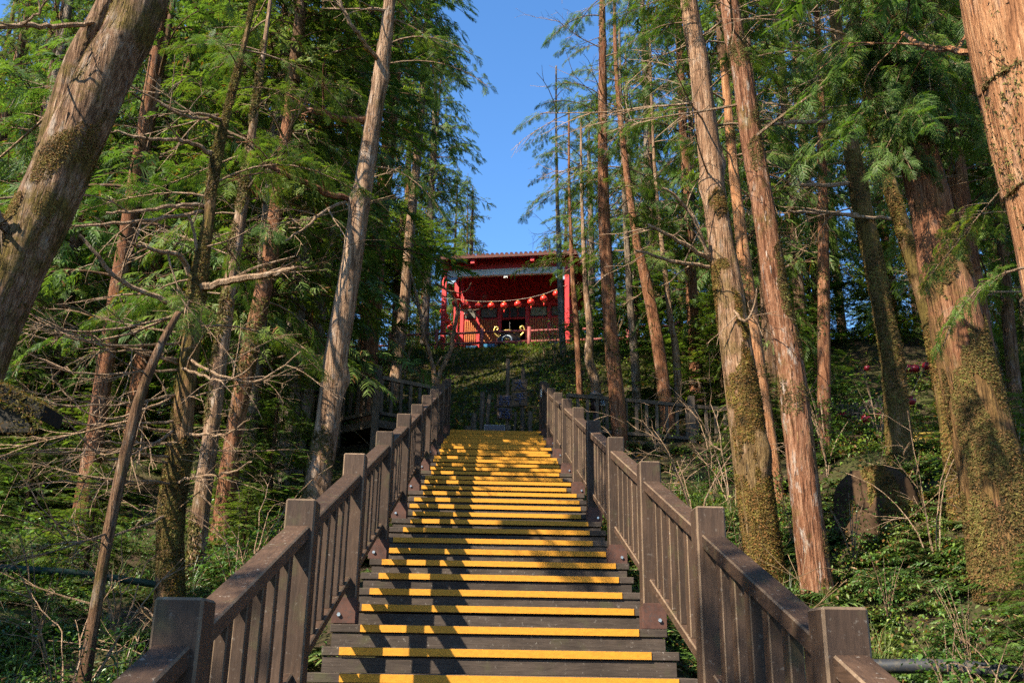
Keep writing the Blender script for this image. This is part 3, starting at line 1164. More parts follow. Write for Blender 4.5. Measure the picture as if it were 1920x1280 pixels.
# small white sign behind the tall slender trunk
p = at(1131, 752, 20.75)
sg = thing('small_sign', 'small white sign with a black square mark beside the slender trunk', 'sign', p)
m = MB(); m.box(-.11, .11, 0, .02, -.10, .10, None, .004); m.build('board', 'white_paint', sg)
m = MB()
for b in ((-.07, .03, .045, .06), (-.07, .03, -.06, -.045), (-.07, -.055, -.045, .045), (.015, .03, -.045, .045), (-.03, -.005, -.02, .02)):
    m.box(b[0], b[1], -.004, -.0005, b[2], b[3])
m.build('mark', 'black_print', sg)
m = MB(); m.tube([(0, .03, -1.1), (0, .03, .05)], .02, 6); m.build('stake', 'old_wood', sg)
# white floodlight on the railing end
p = at(1019, 736, 19.9)
fl = thing('floodlight', 'small white lamp fixed to the upper end of the right railing', 'lamp', p)
m = MB(); m.box(-.06, .05, -.05, .06, -.12, .10, None, .025); m.build('housing', 'white_paint', fl)
m = MB(); m.box(.052, .12, -.015, .02, -.03, .02); m.build('arm', 'lamp_metal', fl)

# carved sign boards
BASE_Z = TOP_Z - .05
SY = 21.15


def plank_post(name, x, ytop, w, label, lean=0.0, group=None, Y=SY):
    pt = at(x, ytop, Y)
    h = pt[2] - BASE_Z
    root = thing(name, label, 'post', (pt[0], Y, BASE_Z), 0, group)
    m = MB()
    r = w * .0118 / 2
    pts = []
    for k in range(7):
        a = k / 6
        pts.append((lean * (a - 1) + random.uniform(-.012, .012), random.uniform(-.01, .01), h * a - (.3 if k == 0 else 0)))
    m.tube(pts, [r * random.uniform(.9, 1.12) for _ in pts], 7, smooth=False, jitter=.25)
    m.build('timber', 'old_wood', root)
    return root


GP = 'upright driftwood posts round the carved sign'
plank_post('driftwood_post', 905, 735, 9, 'broad grey driftwood post left of the carved sign', .02, GP)
plank_post('driftwood_post', 918, 740, 7, 'slim pale driftwood post leaning beside the carved sign', .06, GP, SY - .1)
plank_post('driftwood_post', 889, 775, 10, 'short wide stump post, leftmost by the carved sign', .0, GP, SY - .15)
plank_post('driftwood_post', 994, 771, 8, 'short forked driftwood post right of the carved sign', .0, GP, SY - .1)
plank_post('driftwood_post', 876, 799, 12, 'lowest mossy stump showing above the top step', .0, GP, SY - .2)

CH = {
    'tai': [[(.1, .65), (.9, .69)], [(.5, .97), (.47, .6), (.3, .28), (.08, .05)], [(.5, .6), (.68, .28), (.95, .06)], [(.4, .25), (.55, .08)]],
    'ping': [[(.15, .86), (.85, .9)], [(.28, .76), (.36, .6)], [(.74, .78), (.63, .6)], [(.03, .44), (.97, .5)], [(.5, .88), (.5, .0)]],
    'shi': [[(.12, .95), (.22, .86)], [(.02, .76), (.4, .79)], [(.07, .62), (.35, .63)], [(.07, .5), (.35, .51)], [(.08, .36), (.1, .08)],
            [(.08, .37), (.36, .38), (.33, .1)], [(.1, .1), (.33, .12)], [(.5, .82), (.97, .86)], [(.73, 1.0), (.72, .64)], [(.44, .63), (1, .67)],
            [(.45, .40), (1, .44)], [(.83, .56), (.83, .04), (.70, .1)], [(.55, .3), (.65, .18)]],
    'lu': [[(.05, .93), (.07, .68)], [(.05, .92), (.4, .94), (.37, .7)], [(.07, .7), (.37, .71)], [(.22, .7), (.22, .12)], [(.22, .42), (.42, .44)],
           [(.08, .48), (.09, .1)], [(.0, .06), (.44, .16)], [(.62, 1.0), (.47, .68)], [(.6, .86), (.9, .88), (.72, .6), (.46, .36)],
           [(.6, .7), (1.0, .38)], [(.58, .36), (.6, .02)], [(.58, .36), (.92, .38), (.9, .02)], [(.6, .06), (.9, .06)]],
}
pt = at(962, 800, SY)
cs = thing('carved_sign', 'rough plank sign with four carved blue characters at the stair head', 'sign', (pt[0], SY, BASE_Z))
o0 = np.array([pt[0], SY, BASE_Z])
for x, ytop, w in ((953, 673, 8), (981, 690, 8), (966, 772, 6)):
    q = at(x, ytop, SY + .09) - o0
    m = MB()
    m.tube([(q[0] + random.uniform(-.01, .01), .09, q[2] * a - (.3 if a == 0 else 0)) for a in (0, .25, .5, .75, 1)], [w * .0059 * random.uniform(.9, 1.1) for _ in range(5)], 7, smooth=False, jitter=.25)
    m.build('post', 'old_wood', cs)
for nm, x0, x1, y0, y1, tilt in (('tai', 961, 988, 711, 733, .05), ('ping', 961, 989, 736, 762, .10), ('shi', 932, 960.5, 740, 762, .0), ('lu', 932, 960, 764, 785, -.03)):
    A, B = at(x0, y1, SY) - o0, at(x1, y0, SY) - o0
    w, h = B[0] - A[0], B[2] - A[2]
    m = MB()
    nb = 3
    for k in range(nb):                                 # boards laid with rough, uneven ends
        za, zb = A[2] + h * k / nb + .004, A[2] + h * (k + 1) / nb - .004
        e0, e1 = random.uniform(-.03, .015), random.uniform(-.015, .03)
        m.hexa([(A[0] + e0, 0, za), (B[0] + e1, 0, za + tilt * w), (B[0] + e1, .05, za + tilt * w), (A[0] + e0, .05, za),
                (A[0] + e0, random.uniform(-.008, .004), zb), (B[0] + e1, random.uniform(-.008, .004), zb + tilt * w), (B[0] + e1, .05, zb + tilt * w), (A[0] + e0, .05, zb)])
    bd = m.build('plank_board', 'sign_wood', cs)
    for mat, rr, yy, name in (('char_edge', .019, -.010, 'character_outline'), ('char_blue', .0125, -.022, 'character')):
        m = MB()
        for stx in CH[nm]:
            pts = []
            for u, v in stx:
                pts.append((A[0] + w * (.10 + .8 * u), yy, A[2] + h * (.06 + .88 * v) + tilt * w * u))
            if len(pts) == 2:
                pts.insert(1, tuple((np.array(pts[0]) + np.array(pts[1])) / 2))
            m.tube(pts, [rr * 1.1, rr, rr * .75] if len(pts) == 3 else [rr] * len(pts), 6)
        m.build(name, mat, bd)
q = at(927, 804, SY - .25)
pl = thing('plaque', 'low slate plaque in a pale frame behind the top step', 'plaque', (q[0], SY - .25, BASE_Z))
hh = q[2] - BASE_Z + .10
m = MB(); m.box(-.235, .235, 0, .04, 0.0, hh, None, .006); m.build('frame', 'char_edge', pl)
m = MB(); m.box(-.215, .215, -.006, -.0008, 0.02, hh - .02); m.build('slate', 'plaque_slate', pl)
q = at(942, 796, SY - .08)
m = MB()
for k, (dx, dz) in enumerate(((0, 0), (.03, .035))):
    m.box(-.28 + dx, .16 + dx, 0, .06, q[2] - BASE_Z - .22 + dz * 3, q[2] - BASE_Z - .12 + dz * 3, None, .006)
m.box(-.22, -.12, .01, .05, 0.0, q[2] - BASE_Z - .222)
m.box(.06, .14, .01, .05, 0.0, q[2] - BASE_Z - .222)
o = thing('low_plank_rack', 'two weathered planks stacked on short legs behind the slate plaque', 'rack', (q[0], SY - .08, BASE_Z))
m.build('planks', 'old_wood', o)

# ------------------------------------------------------------------ side things
LANM = lantern_proto(.125, 'lantern_maroon')
GF = 'dark red lanterns along the forest path'
for x, y, Y, s, lab in ((1703, 691, 20, .85, 'left one of the two touching maroon lanterns behind the right trunks'), (1716, 691, 20.2, .85, 'right one of the two touching maroon lanterns behind the right trunks'),
                        (1707, 751, 18.5, .9, 'single bright maroon lantern low between the two right mossy trunks'), (1581, 781, 20, .9, 'leftmost maroon lantern above the dark palisade'),
                        (1624, 785, 19.5, .9, 'maroon lantern above the middle of the dark palisade'), (1652, 779, 19.5, .95, 'maroon lantern touching the left side of a mossy trunk'),
                        (1626, 690, 21, .65, 'small maroon lantern half hidden by bright shrub leaves'), (1738, 686, 20, .85, 'maroon lantern partly behind the thin mossy trunk')):
    lantern(at(x, y, Y), lab, GF, False, LANM, s)
m = MB()
m.tube([at(1560, 770, 20), at(1581, 772, 20), at(1624, 776, 19.5), at(1652, 769, 19.5), at(1707, 742, 18.5), at(1738, 678, 20), at(1760, 660, 20)], .006, 4)
tag(m.build('lantern_string', 'wire'), 'thin string of maroon lanterns among the right trunks', 'string')

a, b = at(1548, 835, 20.6), at(1668, 833, 20.6)
pf = thing('palisade', 'dark palisade fence below the maroon lanterns', 'fence', (a[0], a[1], gz(a[0], a[1])))
k = 14
for i in range(k):
    q = a + (b - a) * i / (k - 1)
    g = gz(q[0], q[1]) - gz(a[0], a[1])
    m = MB()
    m.tube([(q[0] - a[0], 0, g - .2), (q[0] - a[0], 0, g + .55), (q[0] - a[0], 0, g + 1.0 + random.uniform(-.08, .08))], .05, 6)
    m.build('stake', 'old_wood', pf)
m = MB()
m.tube([(0, .05, .62), (b[0] - a[0], .05, gz(b[0], b[1]) - gz(a[0], a[1]) + .62)], .03, 5)
m.build('rail', 'old_wood', pf)

q = at(1737, 826, 17)
yp = thing('bamboo_bundle', 'bundle of yellow poles lying between the mossy trunks', 'poles', (q[0], q[1], q[2]))
for i in range(6):
    m = MB()
    m.tube([(-.34 + random.uniform(-.05, .05), random.uniform(-.08, .08), -.14 + .05 * i), (.34, random.uniform(-.08, .08), -.12 + .055 * i)], .024, 7)
    m.build('pole', 'bamboo_yellow', yp)
q = at(1585, 850, 17.5)
yq = thing('fallen_pole', 'short yellow pole lying in the undergrowth below the palisade', 'pole', q)
m = MB(); m.tube([(-.3, 0, -.02), (.0, .02, 0), (.3, 0, .06)], .028, 7); m.build('pole', 'bamboo_yellow', yq)

# shed roof corner at the far left edge
q = at(82, 752, 4.6)
sh = thing('shed', 'corner of a mossy roofed shed at the left edge of the picture', 'shed', (q[0], q[1], gz(q[0] - .5, q[1])))
hz = q[2] - gz(q[0] - .5, q[1])
m = MB()
m.hexa([(-1.6, .0, hz + .62), (0.0, .0, hz - .09), (.0, .22, hz - .09), (-1.6, .22, hz + .62), (-1.6, 0, hz + .68), (.01, 0, hz - .02), (.01, .22, hz - .02), (-1.6, .22, hz + .68)])
m.build('roof', 'shed_roof', sh)
m = MB()
m.hexa([(-1.6, .05, hz - .13), (-.06, .05, hz - .13), (-.06, .1, hz - .13), (-1.6, .1, hz - .13), (-1.6, .05, hz + .60), (-.10, .05, hz - .06), (-.10, .1, hz - .06), (-1.6, .1, hz + .60)])
m.build('gable', 'shed_wall', sh)
m = MB(); m.hexa([(-1.6, .02, hz - .19), (-.05, .02, hz - .15), (-.05, .10, hz - .15), (-1.6, .10, hz - .19), (-1.6, .02, hz - .133), (-.0, .02, hz - .133), (-.0, .10, hz - .133), (-1.6, .10, hz - .133)]); m.build('eave_beam', 'shed_roof', sh)
m = MB(); m.box(-1.0, -.88, .2, .32, 0, hz - .1); m.build('post', 'old_wood', sh)
ms = []
for _ in range(5200):
    k = random.random()
    z0 = hz - .02 + .44 * k
    if random.random() < .6:
        px3 = np.array([-1.0 * k, random.uniform(-.01, .22), z0 + random.uniform(-.01, .02)])
    else:
        px3 = np.array([-1.0 * k + random.uniform(-.01, .02), random.uniform(-.012, .0), z0 - random.uniform(.0, .10) if random.random() < .7 else hz - random.uniform(.10, .18)])
    d3 = np.array([random.uniform(-1, 1), random.uniform(-1, .3), random.uniform(-1, .8)])
    w3 = np.array([random.uniform(-1, 1), random.uniform(-1, 1), random.uniform(-.5, .5)]) * .006
    ms.append((px3 - w3, px3 + w3, px3 + d3 * random.uniform(.012, .032)))
link('moss', tri_mesh('moss', [(np.array(ms), 'moss_tuft')]), sh)['kind'] = 'stuff'

m = MB()
a, b = at(60, 1068, 10.4), at(230, 1086, 10.8)
m.tube([a + (b - a) * t + np.array([0, 0, .03 * math.sin(3 * t) * .5]) for t in np.linspace(-1.2, 1.6, 14)], .04, 10)
tag(m.build('water_pipe', 'pipe_green'), 'dark green water pipe low in the left undergrowth', 'pipe')
m = MB()
a, b = at(1690, 1243, 7.8), at(1890, 1256, 7.4)
m.tube([a + (b - a) * t + np.array([0, 0, .02 * math.sin(3 * t) - .02]) for t in np.linspace(-.5, 2.0, 14)], .055, 12)
tag(m.build('water_pipe', 'pipe_black'), 'black water pipe low in the right undergrowth', 'pipe')
a = at(304, 725, 24)
wf = thing('white_fence', 'tiny white slatted fence far between the left trunks', 'fence', a)
for i in range(6):
    m = MB(); m.box(i * .075, i * .075 + .03, 0, .02, -.9, .45, None); m.build('slat', 'white_paint', wf)
m = MB(); m.box(-.03, .45, .021, .05, .36, .41); m.build('rail', 'white_paint', wf)
#@@PART3
# ------------------------------------------------------------------ foliage building blocks (arrays of triangles)
def strip(P, w, nrm):
    """narrow tapering ribbon along the points P, flat across nrm"""
    P = np.asarray(P, float)
    T = P[-1] - P[0]
    side = np.cross(T, nrm)
    side /= np.linalg.norm(side) + 1e-9
    out = []
    m = len(P)
    for i in range(m - 1):
        wa, wb = w * (1 - .75 * i / (m - 1)), (w * (1 - .75 * (i + 1) / (m - 1)) if i < m - 2 else 0)
        a0, a1 = P[i] - side * wa / 2, P[i] + side * wa / 2
        if wb == 0:
            out.append((a0, a1, P[i + 1]))
        else:
            b0, b1 = P[i + 1] - side * wb / 2, P[i + 1] + side * wb / 2
            out += [(a0, a1, b1), (a0, b1, b0)]
    return out


def spray(L=0.5, nb=8, w=0.016, side_leaf=True, droop=0.35):
    """one flat, drooping cedar spray along +x"""
    out = []
    up = np.array([0, 0, 1.0])
    axis = lambda t: np.array([L * t * (1 - .12 * t), 0.05 * L * math.sin(3 * t), -droop * L * t * t])
    out += strip([axis(t) for t in (0, .35, .7, 1.0)], w * .8, up)
    for i in range(nb):
        t = .12 + .83 * i / nb
        for sgn in (-1, 1):
            t2 = min(.98, t + random.uniform(-.03, .03))
            b = axis(t2)
            a = sgn * R(random.uniform(34, 58))
            l = L * (.44 * (1 - t2) ** .8 + .09) * random.uniform(.75, 1.15)
            d = np.array([math.cos(a), math.sin(a), -.15 - .45 * t2 * random.random()])
            mid = b + d * l * .55
            tip = mid + (d * .8 + np.array([.25, 0, -.35])) * l * .45
            nr = np.array([0, random.uniform(-.5, .5), 1.0])
            out += strip([b, mid, tip], w, nr)
            if side_leaf:
                for q in (.3, .5, .72, .9):
                    c = b + (mid - b) * (q / .6) if q < .6 else mid + (tip - mid) * ((q - .6) / .4)
                    for s2 in (-1, 1):
                        aa = a + s2 * R(42)
                        e = np.array([math.cos(aa), math.sin(aa), random.uniform(-.35, .15)]) * l * .30 * (1.1 - q * .6)
                        n2 = np.cross(e, up)
                        n2 = n2 / (np.linalg.norm(n2) + 1e-9) * w * .36
                        out.append((c - n2, c + n2, c + e))
    return np.array(out)


SPR_HI = [spray(.5, 8, .017) for _ in range(6)]
SPR_LO = [spray(.42, 6, .034, False) for _ in range(5)]


def place(tr, pos, yaw, pitch, roll, s):
    return xf(tr, rotz(yaw) @ roty(pitch) @ rotx(roll) * s, pos)


def bough(L, sprays, nspray, spray_s, droop=.35, rise=.25, bare=.25, hang=.5, wood_r=.018, sub=3):
    """limb along +x with side twigs and hanging sprays -> (leaf tris, wood tris)"""
    wob = random.uniform(-.15, .15)
    ax = lambda t: np.array([L * t, wob * L * math.sin(2.6 * t), L * (rise * t - (rise + droop) * t * t)])
    ts = np.linspace(0, 1, 8)
    wood = [tube_tris([ax(t) for t in ts], [wood_r * (1 - .8 * t) + .003 for t in ts], 4)]
    leaf = []
    for i in range(nspray):
        t = bare + (1 - bare) * (i + random.random()) / nspray
        b = ax(min(t, 1))
        sgn = 1 if i % 2 else -1
        yaw = sgn * R(random.uniform(25, 75)) * (1.05 - .5 * t)
        tl_ = L * .30 * (1.15 - t) * random.uniform(.6, 1.2)
        d = np.array([math.cos(yaw), math.sin(yaw), random.uniform(-.35, .15)])
        tip = b + d * tl_
        if tl_ > .12:
            wood.append(tube_tris([b, b + d * tl_ * .5 + np.array([0, 0, .02]), tip], [wood_r * .3, wood_r * .24, wood_r * .12], 3))
        k = sub if tl_ > .25 else max(1, sub - 1)
        for j in range(k):
            p = b + (tip - b) * ((j + .8) / k)
            leaf.append(place(random.choice(sprays), p, yaw + random.uniform(-.7, .7), random.uniform(.0, .4) + hang * random.random(), random.uniform(-.6, .6), spray_s * random.uniform(.65, 1.2)))
    leaf.append(place(random.choice(sprays), ax(1), random.uniform(-.2, .2), .3, 0, spray_s))
    return np.concatenate(leaf), np.concatenate(wood)


BOUGH_RAW = []
for k in range(7):
    BOUGH_RAW.append(bough(random.uniform(1.6, 2.6), SPR_HI, random.randint(15, 21), .60, random.uniform(.15, .5), random.uniform(.1, .4), .22, .5, .02))
BOUGHS = [weld_mesh('leafy_branch', [(l, 'cedar_leaf'), (w, 'twig_bark')]) for l, w in BOUGH_RAW]
DROOPY = [weld_mesh('leafy_branch', [(l, 'cedar_leaf'), (w, 'twig_bark')]) for l, w in
          [bough(1.7, SPR_HI, 14, 1.0, .8, .15, .1, 1.0, .018) for _ in range(3)]]
BOUGH_LO = [bough(random.uniform(1.5, 2.3), SPR_LO, 14, 1.0, random.uniform(.15, .5), random.uniform(.05, .35), .15, .55, .02, 2) for _ in range(8)]


def dead_twig(L, n, curl=.5, r=.014, depth_=2):
    """bare crooked branch along +x, pale and thin"""
    out = []

    def grow(P0, d, l, rr, lev):
        P = [P0]
        d = np.array(d, float)
        k = 6 if lev == 0 else 4
        bend = np.array([random.uniform(-.3, .3), random.uniform(-.45, .45), random.uniform(-.55, .25)]) * curl
        for i in range(k):
            d = d + bend / k * 1.6 + np.array([random.uniform(-.09, .09) for _ in range(3)])
            d /= np.linalg.norm(d)
            P.append(P[-1] + d * l / k)
        rad = [rr * (1 - .75 * i / k) + .0015 for i in range(k + 1)]
        out.append(tube_tris(P, rad, 5 if lev == 0 else 3))
        if lev < depth_:
            for j in range(n if lev == 0 else max(2, n // 2)):
                t = random.uniform(.25, .98)
                i = min(k - 1, int(t * k))
                b = P[i] + (P[i + 1] - P[i]) * (t * k - i)
                dd = (P[i + 1] - P[i])
                dd /= np.linalg.norm(dd)
                sd = np.array([random.uniform(-1, 1), random.uniform(-1, 1), random.uniform(-.8, .6)])
                nd = dd * .75 + sd * .7
                nd /= np.linalg.norm(nd)
                grow(b, nd, l * random.uniform(.25, .5), rr * .42, lev + 1)
    grow(np.zeros(3), [1, 0, random.uniform(-.1, .25)], L, r, 0)
    return np.concatenate(out)


DEADS = [tri_mesh('dead_branch', [(dead_twig(random.uniform(1.2, 2.2), 7, .6, .016), 'twig_bark')]) for _ in range(8)]


def crown_mesh(H, rmax, nb, shape=1.0, base_r=.6, seed=0):
    leaf, wood = [], []
    for i in range(nb):
        t = ((i + random.random()) / nb) ** .85
        z = H * t
        prof = (base_r + (1 - base_r) * min(1, t / .22)) * (1 - t ** 1.6) ** .75 + .06
        r = rmax * prof * random.uniform(.55, 1.15)
        l, w = BOUGH_LO[random.randrange(len(BOUGH_LO))]
        s = r / 1.9
        sz = max(.45, s)
        M = rotz(i * 2.399 + random.uniform(-.5, .5)) @ roty(random.uniform(-.35, .25) - .35 * t) @ rotx(random.uniform(-.3, .3)) @ np.diag([s, sz, sz])
        leaf.append(xf(l, M, (0, 0, z)))
        wood.append(xf(w, M, (0, 0, z)))
    wood.append(tube_tris([(0, 0, H * a) for a in (0, .25, .5, .75, 1.02)], [.12, .095, .07, .04, .01], 5))
    return weld_mesh('crown', [(np.concatenate(leaf), 'cedar_leaf_far'), (np.concatenate(wood), 'bark_dark')])


CROWN_H = 10.0
CROWNS = [crown_mesh(CROWN_H, random.uniform(1.7, 2.4), nb, 1, br) for nb, br in ((125, .6), (140, .8), (115, .5), (150, .75), (130, .9))]
SPARSE = [crown_mesh(CROWN_H, random.uniform(1.9, 2.5), nb, 1, .7) for nb in (66, 76)]


# trunks ------------------------------------------------------------
def spline(P, n):
    P = np.asarray(P, float)
    m = len(P)
    if m == 2:
        return [P[0] + (P[1] - P[0]) * t for t in np.linspace(0, 1, n)]
    seg = np.linalg.norm(np.diff(P, axis=0), axis=1)
    cum = np.concatenate([[0], np.cumsum(seg)])
    out = []
    for s in np.linspace(0, cum[-1], n):
        i = min(m - 2, int(np.searchsorted(cum, s, 'right') - 1))
        t = (s - cum[i]) / (seg[i] + 1e-9)
        p0, p1, p2, p3 = P[max(i - 1, 0)], P[i], P[i + 1], P[min(i + 2, m - 1)]
        out.append(.5 * ((2 * p1) + (-p0 + p2) * t + (2 * p0 - 5 * p1 + 4 * p2 - p3) * t * t + (-p0 + 3 * p1 - 3 * p2 + p3) * t ** 3))
    return out


def trunk_mesh(P, rad, nseg=24, step=.14, ridge=.05, lump=.07, mat='bark_red', seed=0.0, knots=0):
    """P centre line, rad radii (both along the line)"""
    P = np.asarray(P, float)
    L = np.linalg.norm(np.diff(P, axis=0), axis=1).sum()
    n = max(6, int(L / step))
    C = np.array(spline(np.column_stack([P, rad]), n))
    ctr, rr = C[:, :3], C[:, 3]
    v, f = [], []
    kk = .35 if max(rad) > .25 else 1.0
    kn = [(random.uniform(.05, .9) * L, random.uniform(0, 6.28), random.uniform(.3, .6) * kk) for _ in range(knots)]
    s = 0.0
    for i in range(n):
        if i:
            s += np.linalg.norm(ctr[i] - ctr[i - 1])
        for j in range(nseg):
            a = 2 * math.pi * j / nseg
            ca, sa = math.cos(a), math.sin(a)
            k = 1 + ridge * (mnoise.noise(Vector((ca * 5 + seed, sa * 5, s * .35 + seed))) + (mnoise.noise(Vector((ca * 11, sa * 11 + seed, s * .5))) if nseg >= 26 else 0)) * 1.5 \
                + lump * mnoise.noise(Vector((ca * 1.2 + seed, sa * 1.2, s * .9))) + lump * .6 * mnoise.noise(Vector((ca * 2.5, sa * 2.5 + seed, s * 3.0)))
            for ks, ka, kr in kn:
                da = abs((a - ka + math.pi) % (2 * math.pi) - math.pi)
                ds = (s - ks) / (rr[i] * .9 + .03)
                k += kr * math.exp(-(da * 1.9) ** 2 - ds * ds)
            v.append((ctr[i][0] + ca * rr[i] * k, ctr[i][1] + sa * rr[i] * k, ctr[i][2]))
    for i in range(n - 1):
        for j in range(nseg):
            b = (j + 1) % nseg
            f.append((i * nseg + j, i * nseg + b, (i + 1) * nseg + b, (i + 1) * nseg + j))
    f.append(tuple(range((n - 1) * nseg, n * nseg)))
    me = bpy.data.meshes.new('trunk')
    me.from_pydata(v, [], f)
    me.materials.append(MATS[mat])
    me.polygons.foreach_set('use_smooth', [True] * len(f))
    me.update()
    return me, ctr, rr


def moss_mesh(ctr, rr, n, thr=.1, size=.035, side=None, seed=0.0, z0=None, z1=None, low=None):
    """tufts of moss sitting on the bark where a noise field says so"""
    out = []
    tries = 0
    m = len(ctr)
    while len(out) < n * 2 and tries < n * 8:
        tries += 1
        i = random.uniform(0, m - 1.001)
        k = int(i)
        c = ctr[k] + (ctr[k + 1] - ctr[k]) * (i - k)
        if (z0 is not None and c[2] < z0) or (z1 is not None and c[2] > z1):
            continue
        r = rr[k]
        a = random.uniform(0, 2 * math.pi)
        d = np.array([math.cos(a), math.sin(a), 0])
        v = mnoise.fractal(Vector((d[0] * r * 2.4 + seed, d[1] * r * 2.4, c[2] * 1.1)), 1, 2, 3)
        if side is not None:
            v += .35 * float(d @ np.array(side))
        if low:
            v += .55 - .8 * min(1.4, c[2] / low)
        if v < thr:
            continue
        p = c + d * r * random.uniform(.97, 1.04)
        s = size * random.uniform(.5, 1.4) * (1 + .8 * max(0, v - thr))
        tg = np.array([-d[1], d[0], 0])
        for _ in range(2):
            q = random.uniform(0, 6.28)
            t1 = tg * math.cos(q) + np.array([0, 0, 1.0]) * (math.sin(q) - .3) + d * random.uniform(.15, .9)
            t1 /= np.linalg.norm(t1)
            t2 = np.cross(t1, d + np.array([random.uniform(-.4, .4) for _ in range(3)]))
            t2 /= np.linalg.norm(t2) + 1e-9
            out.append((p - t2 * s * .3, p + t2 * s * .3, p + t1 * s))
    return tri_mesh('moss', [(np.array(out), 'moss_tuft')]) if len(out) > 30 else None


def strip_mesh(ctr, rr, n, seed, mat):
    """slivers of fibrous bark lifting off the trunk"""
    out = []
    m = len(ctr)
    for _ in range(n):
        i = random.uniform(0, m * .9 - 2)
        k = int(i)
        c = ctr[k] + (ctr[k + 1] - ctr[k]) * (i - k)
        up = ctr[k + 1] - ctr[k]
        up = up / np.linalg.norm(up)
        a = random.uniform(0, 2 * math.pi)
        d = np.array([math.cos(a), math.sin(a), 0])
        tg = np.array([-d[1], d[0], 0])
        r = rr[k]
        l = random.uniform(.06, .22) * (1 if random.random() < .5 else -1)
        w = random.uniform(.004, .011)
        p = c + d * r * random.uniform(.99, 1.03)
        q = p + up * l + d * random.uniform(.0, .02) + tg * random.uniform(-.015, .015)
        out.append((p - tg * w, p + tg * w, q))
    return tri_mesh('loose_bark', [(np.array(out), mat)])


TREE_N = [0]


def hero(name, label, cat, px, Y, mat, H=None, nseg=20, step=.16, moss=0, moss_thr=.1, moss_side=None, moss_size=.035, flare=1.35, knots=0,
         leafy=(), dead=(), crown=None, base_drop=None, lean_y=0.0, ridge=.05, lump=.07, group=None, droopy=(), moss_low=None):
    """px: (x, y, width) down the trunk from the lowest seen point upwards in the photograph; Y distance of its foot"""
    P, rad = [], []
    for i, (x, y, w) in enumerate(px):
        p = at(x, y, Y + lean_y * i / max(1, len(px) - 1))
        P.append(p)
        rad.append(w * depth(p) / F_PX / 2)
    P0, P1 = P[0], P[1]
    g = gz(P0[0], P0[1]) if base_drop is None else P0[2] - base_drop
    if P0[2] > g:
        d = (P0 - P1) / np.linalg.norm(P0 - P1)
        d = d * .35 + np.array([0, 0, -1]) * .65
        b = P0 + d * (P0[2] - g + .25) / max(.3, -d[2])
        P.insert(0, b)
        rad.insert(0, rad[0] * flare)
    if H is not None:
        top = P[-1]
        need = g + H - top[2]
        if need > 1:
            d = (P[-1] - P[-2]) / np.linalg.norm(P[-1] - P[-2])
            d = d * .5 + np.array([0, 0, 1]) * .5
            P.append(top + d * need * .5)
            rad.append(rad[-1] * .6)
            P.append(P[-1] + np.array([0, 0, 1]) * need * .5)
            rad.append(.03)
    P = np.array(P)
    O = P[0].copy()
    root = thing(name, label, cat, O, 0, group)
    TREE_N[0] += 1
    sd = TREE_N[0] * 3.7
    me, ctr, rr = trunk_mesh(P - O, rad, nseg, step, ridge, lump, mat, sd, knots)
    link('trunk', me, root)
    if moss:
        zt = at(px[-1][0], px[-1][1], Y)[2] - O[2]
        mm = moss_mesh(ctr, rr, moss, moss_thr, moss_size, moss_side, sd, 0, zt + .5, moss_low)
        if mm:
            o = link('moss', mm, root)
            o['kind'] = 'stuff'

    if nseg >= 26:
        o = link('loose_bark', strip_mesh(ctr, rr, 900, sd, mat), root)
        o['kind'] = 'stuff'

    def on(h):
        i = int(np.argmin(np.abs(ctr[:, 2] - h)))
        return ctr[i], rr[i]
    for kind, lst, protos in (('leafy_branch', leafy, BOUGHS), ('dead_branch', dead, DEADS), ('leafy_branch', droopy, DROOPY)):
        for (n, h0, h1, s0, s1, az0, az1) in lst:
            for k in range(n):
                h = h0 + (h1 - h0) * (k + random.random()) / n
                c, r = on(h)
                a = R(random.uniform(az0, az1))
                tilt = random.uniform(-.25, .3) if kind == 'leafy_branch' else random.uniform(-.35, .2)
                q = c + np.array([math.cos(a), math.sin(a), 0]) * r * .85
                s = random.uniform(s0, s1)
                link(kind, random.choice(protos), root, q, (random.uniform(-.4, .4), tilt, a), s)
    if crown:
        h, sc_, hh = crown[:3]
        c, r = on(h)
        top = ctr[-1]
        o = link('crown', random.choice(crown[3] if len(crown) > 3 else SPARSE), root, c, (0, 0, random.uniform(0, 6)), (sc_, sc_, hh / CROWN_H))
        dx = top - c
        o.rotation_euler = (math.atan2(-dx[1], dx[2] + 1e-6) * .8, math.atan2(dx[0], dx[2] + 1e-6) * .8, 0)
    return root, O, ctr, rr


def limb(root, O, pts, mat='twig_bark', name='branch', sub=3, r_min=.006):
    """a branch drawn along pixel points (x, y, Y, width px), with a few side twigs"""
    P = np.array([at(x, y, Y) for x, y, Y, w in pts]) - O
    rad = [w * depth(P[i] + O) / F_PX / 2 for i, (x, y, Y, w) in enumerate(pts)]
    C = np.array(spline(np.column_stack([P, rad]), max(8, 4 * len(P))))
    C[:, :3] += rng.normal(0, .008, (len(C), 3))
    tr = [tube_tris(C[:, :3], np.maximum(C[:, 3], r_min), 6)]
    for _ in range(sub):
        i = random.randrange(len(C) // 4, len(C) - 1)
        d = C[i + 1, :3] - C[i, :3]
        d = d / np.linalg.norm(d) * .7 + np.array([random.uniform(-.8, .8), random.uniform(-.8, .8), random.uniform(-.7, .6)])
        tw = dead_twig(random.uniform(.4, .9), 4, .6, max(.005, C[i, 3] * .45), 1)
        yaw = math.atan2(d[1], d[0])
        tr.append(xf(tw, rotz(yaw) @ roty(-math.atan2(d[2], math.hypot(d[0], d[1]))), C[i, :3]))
    o = link(name, tri_mesh(name, [(np.concatenate(tr), mat)]), root)
    o.data.polygons.foreach_set('use_smooth', [True] * len(o.data.polygons))
    return o


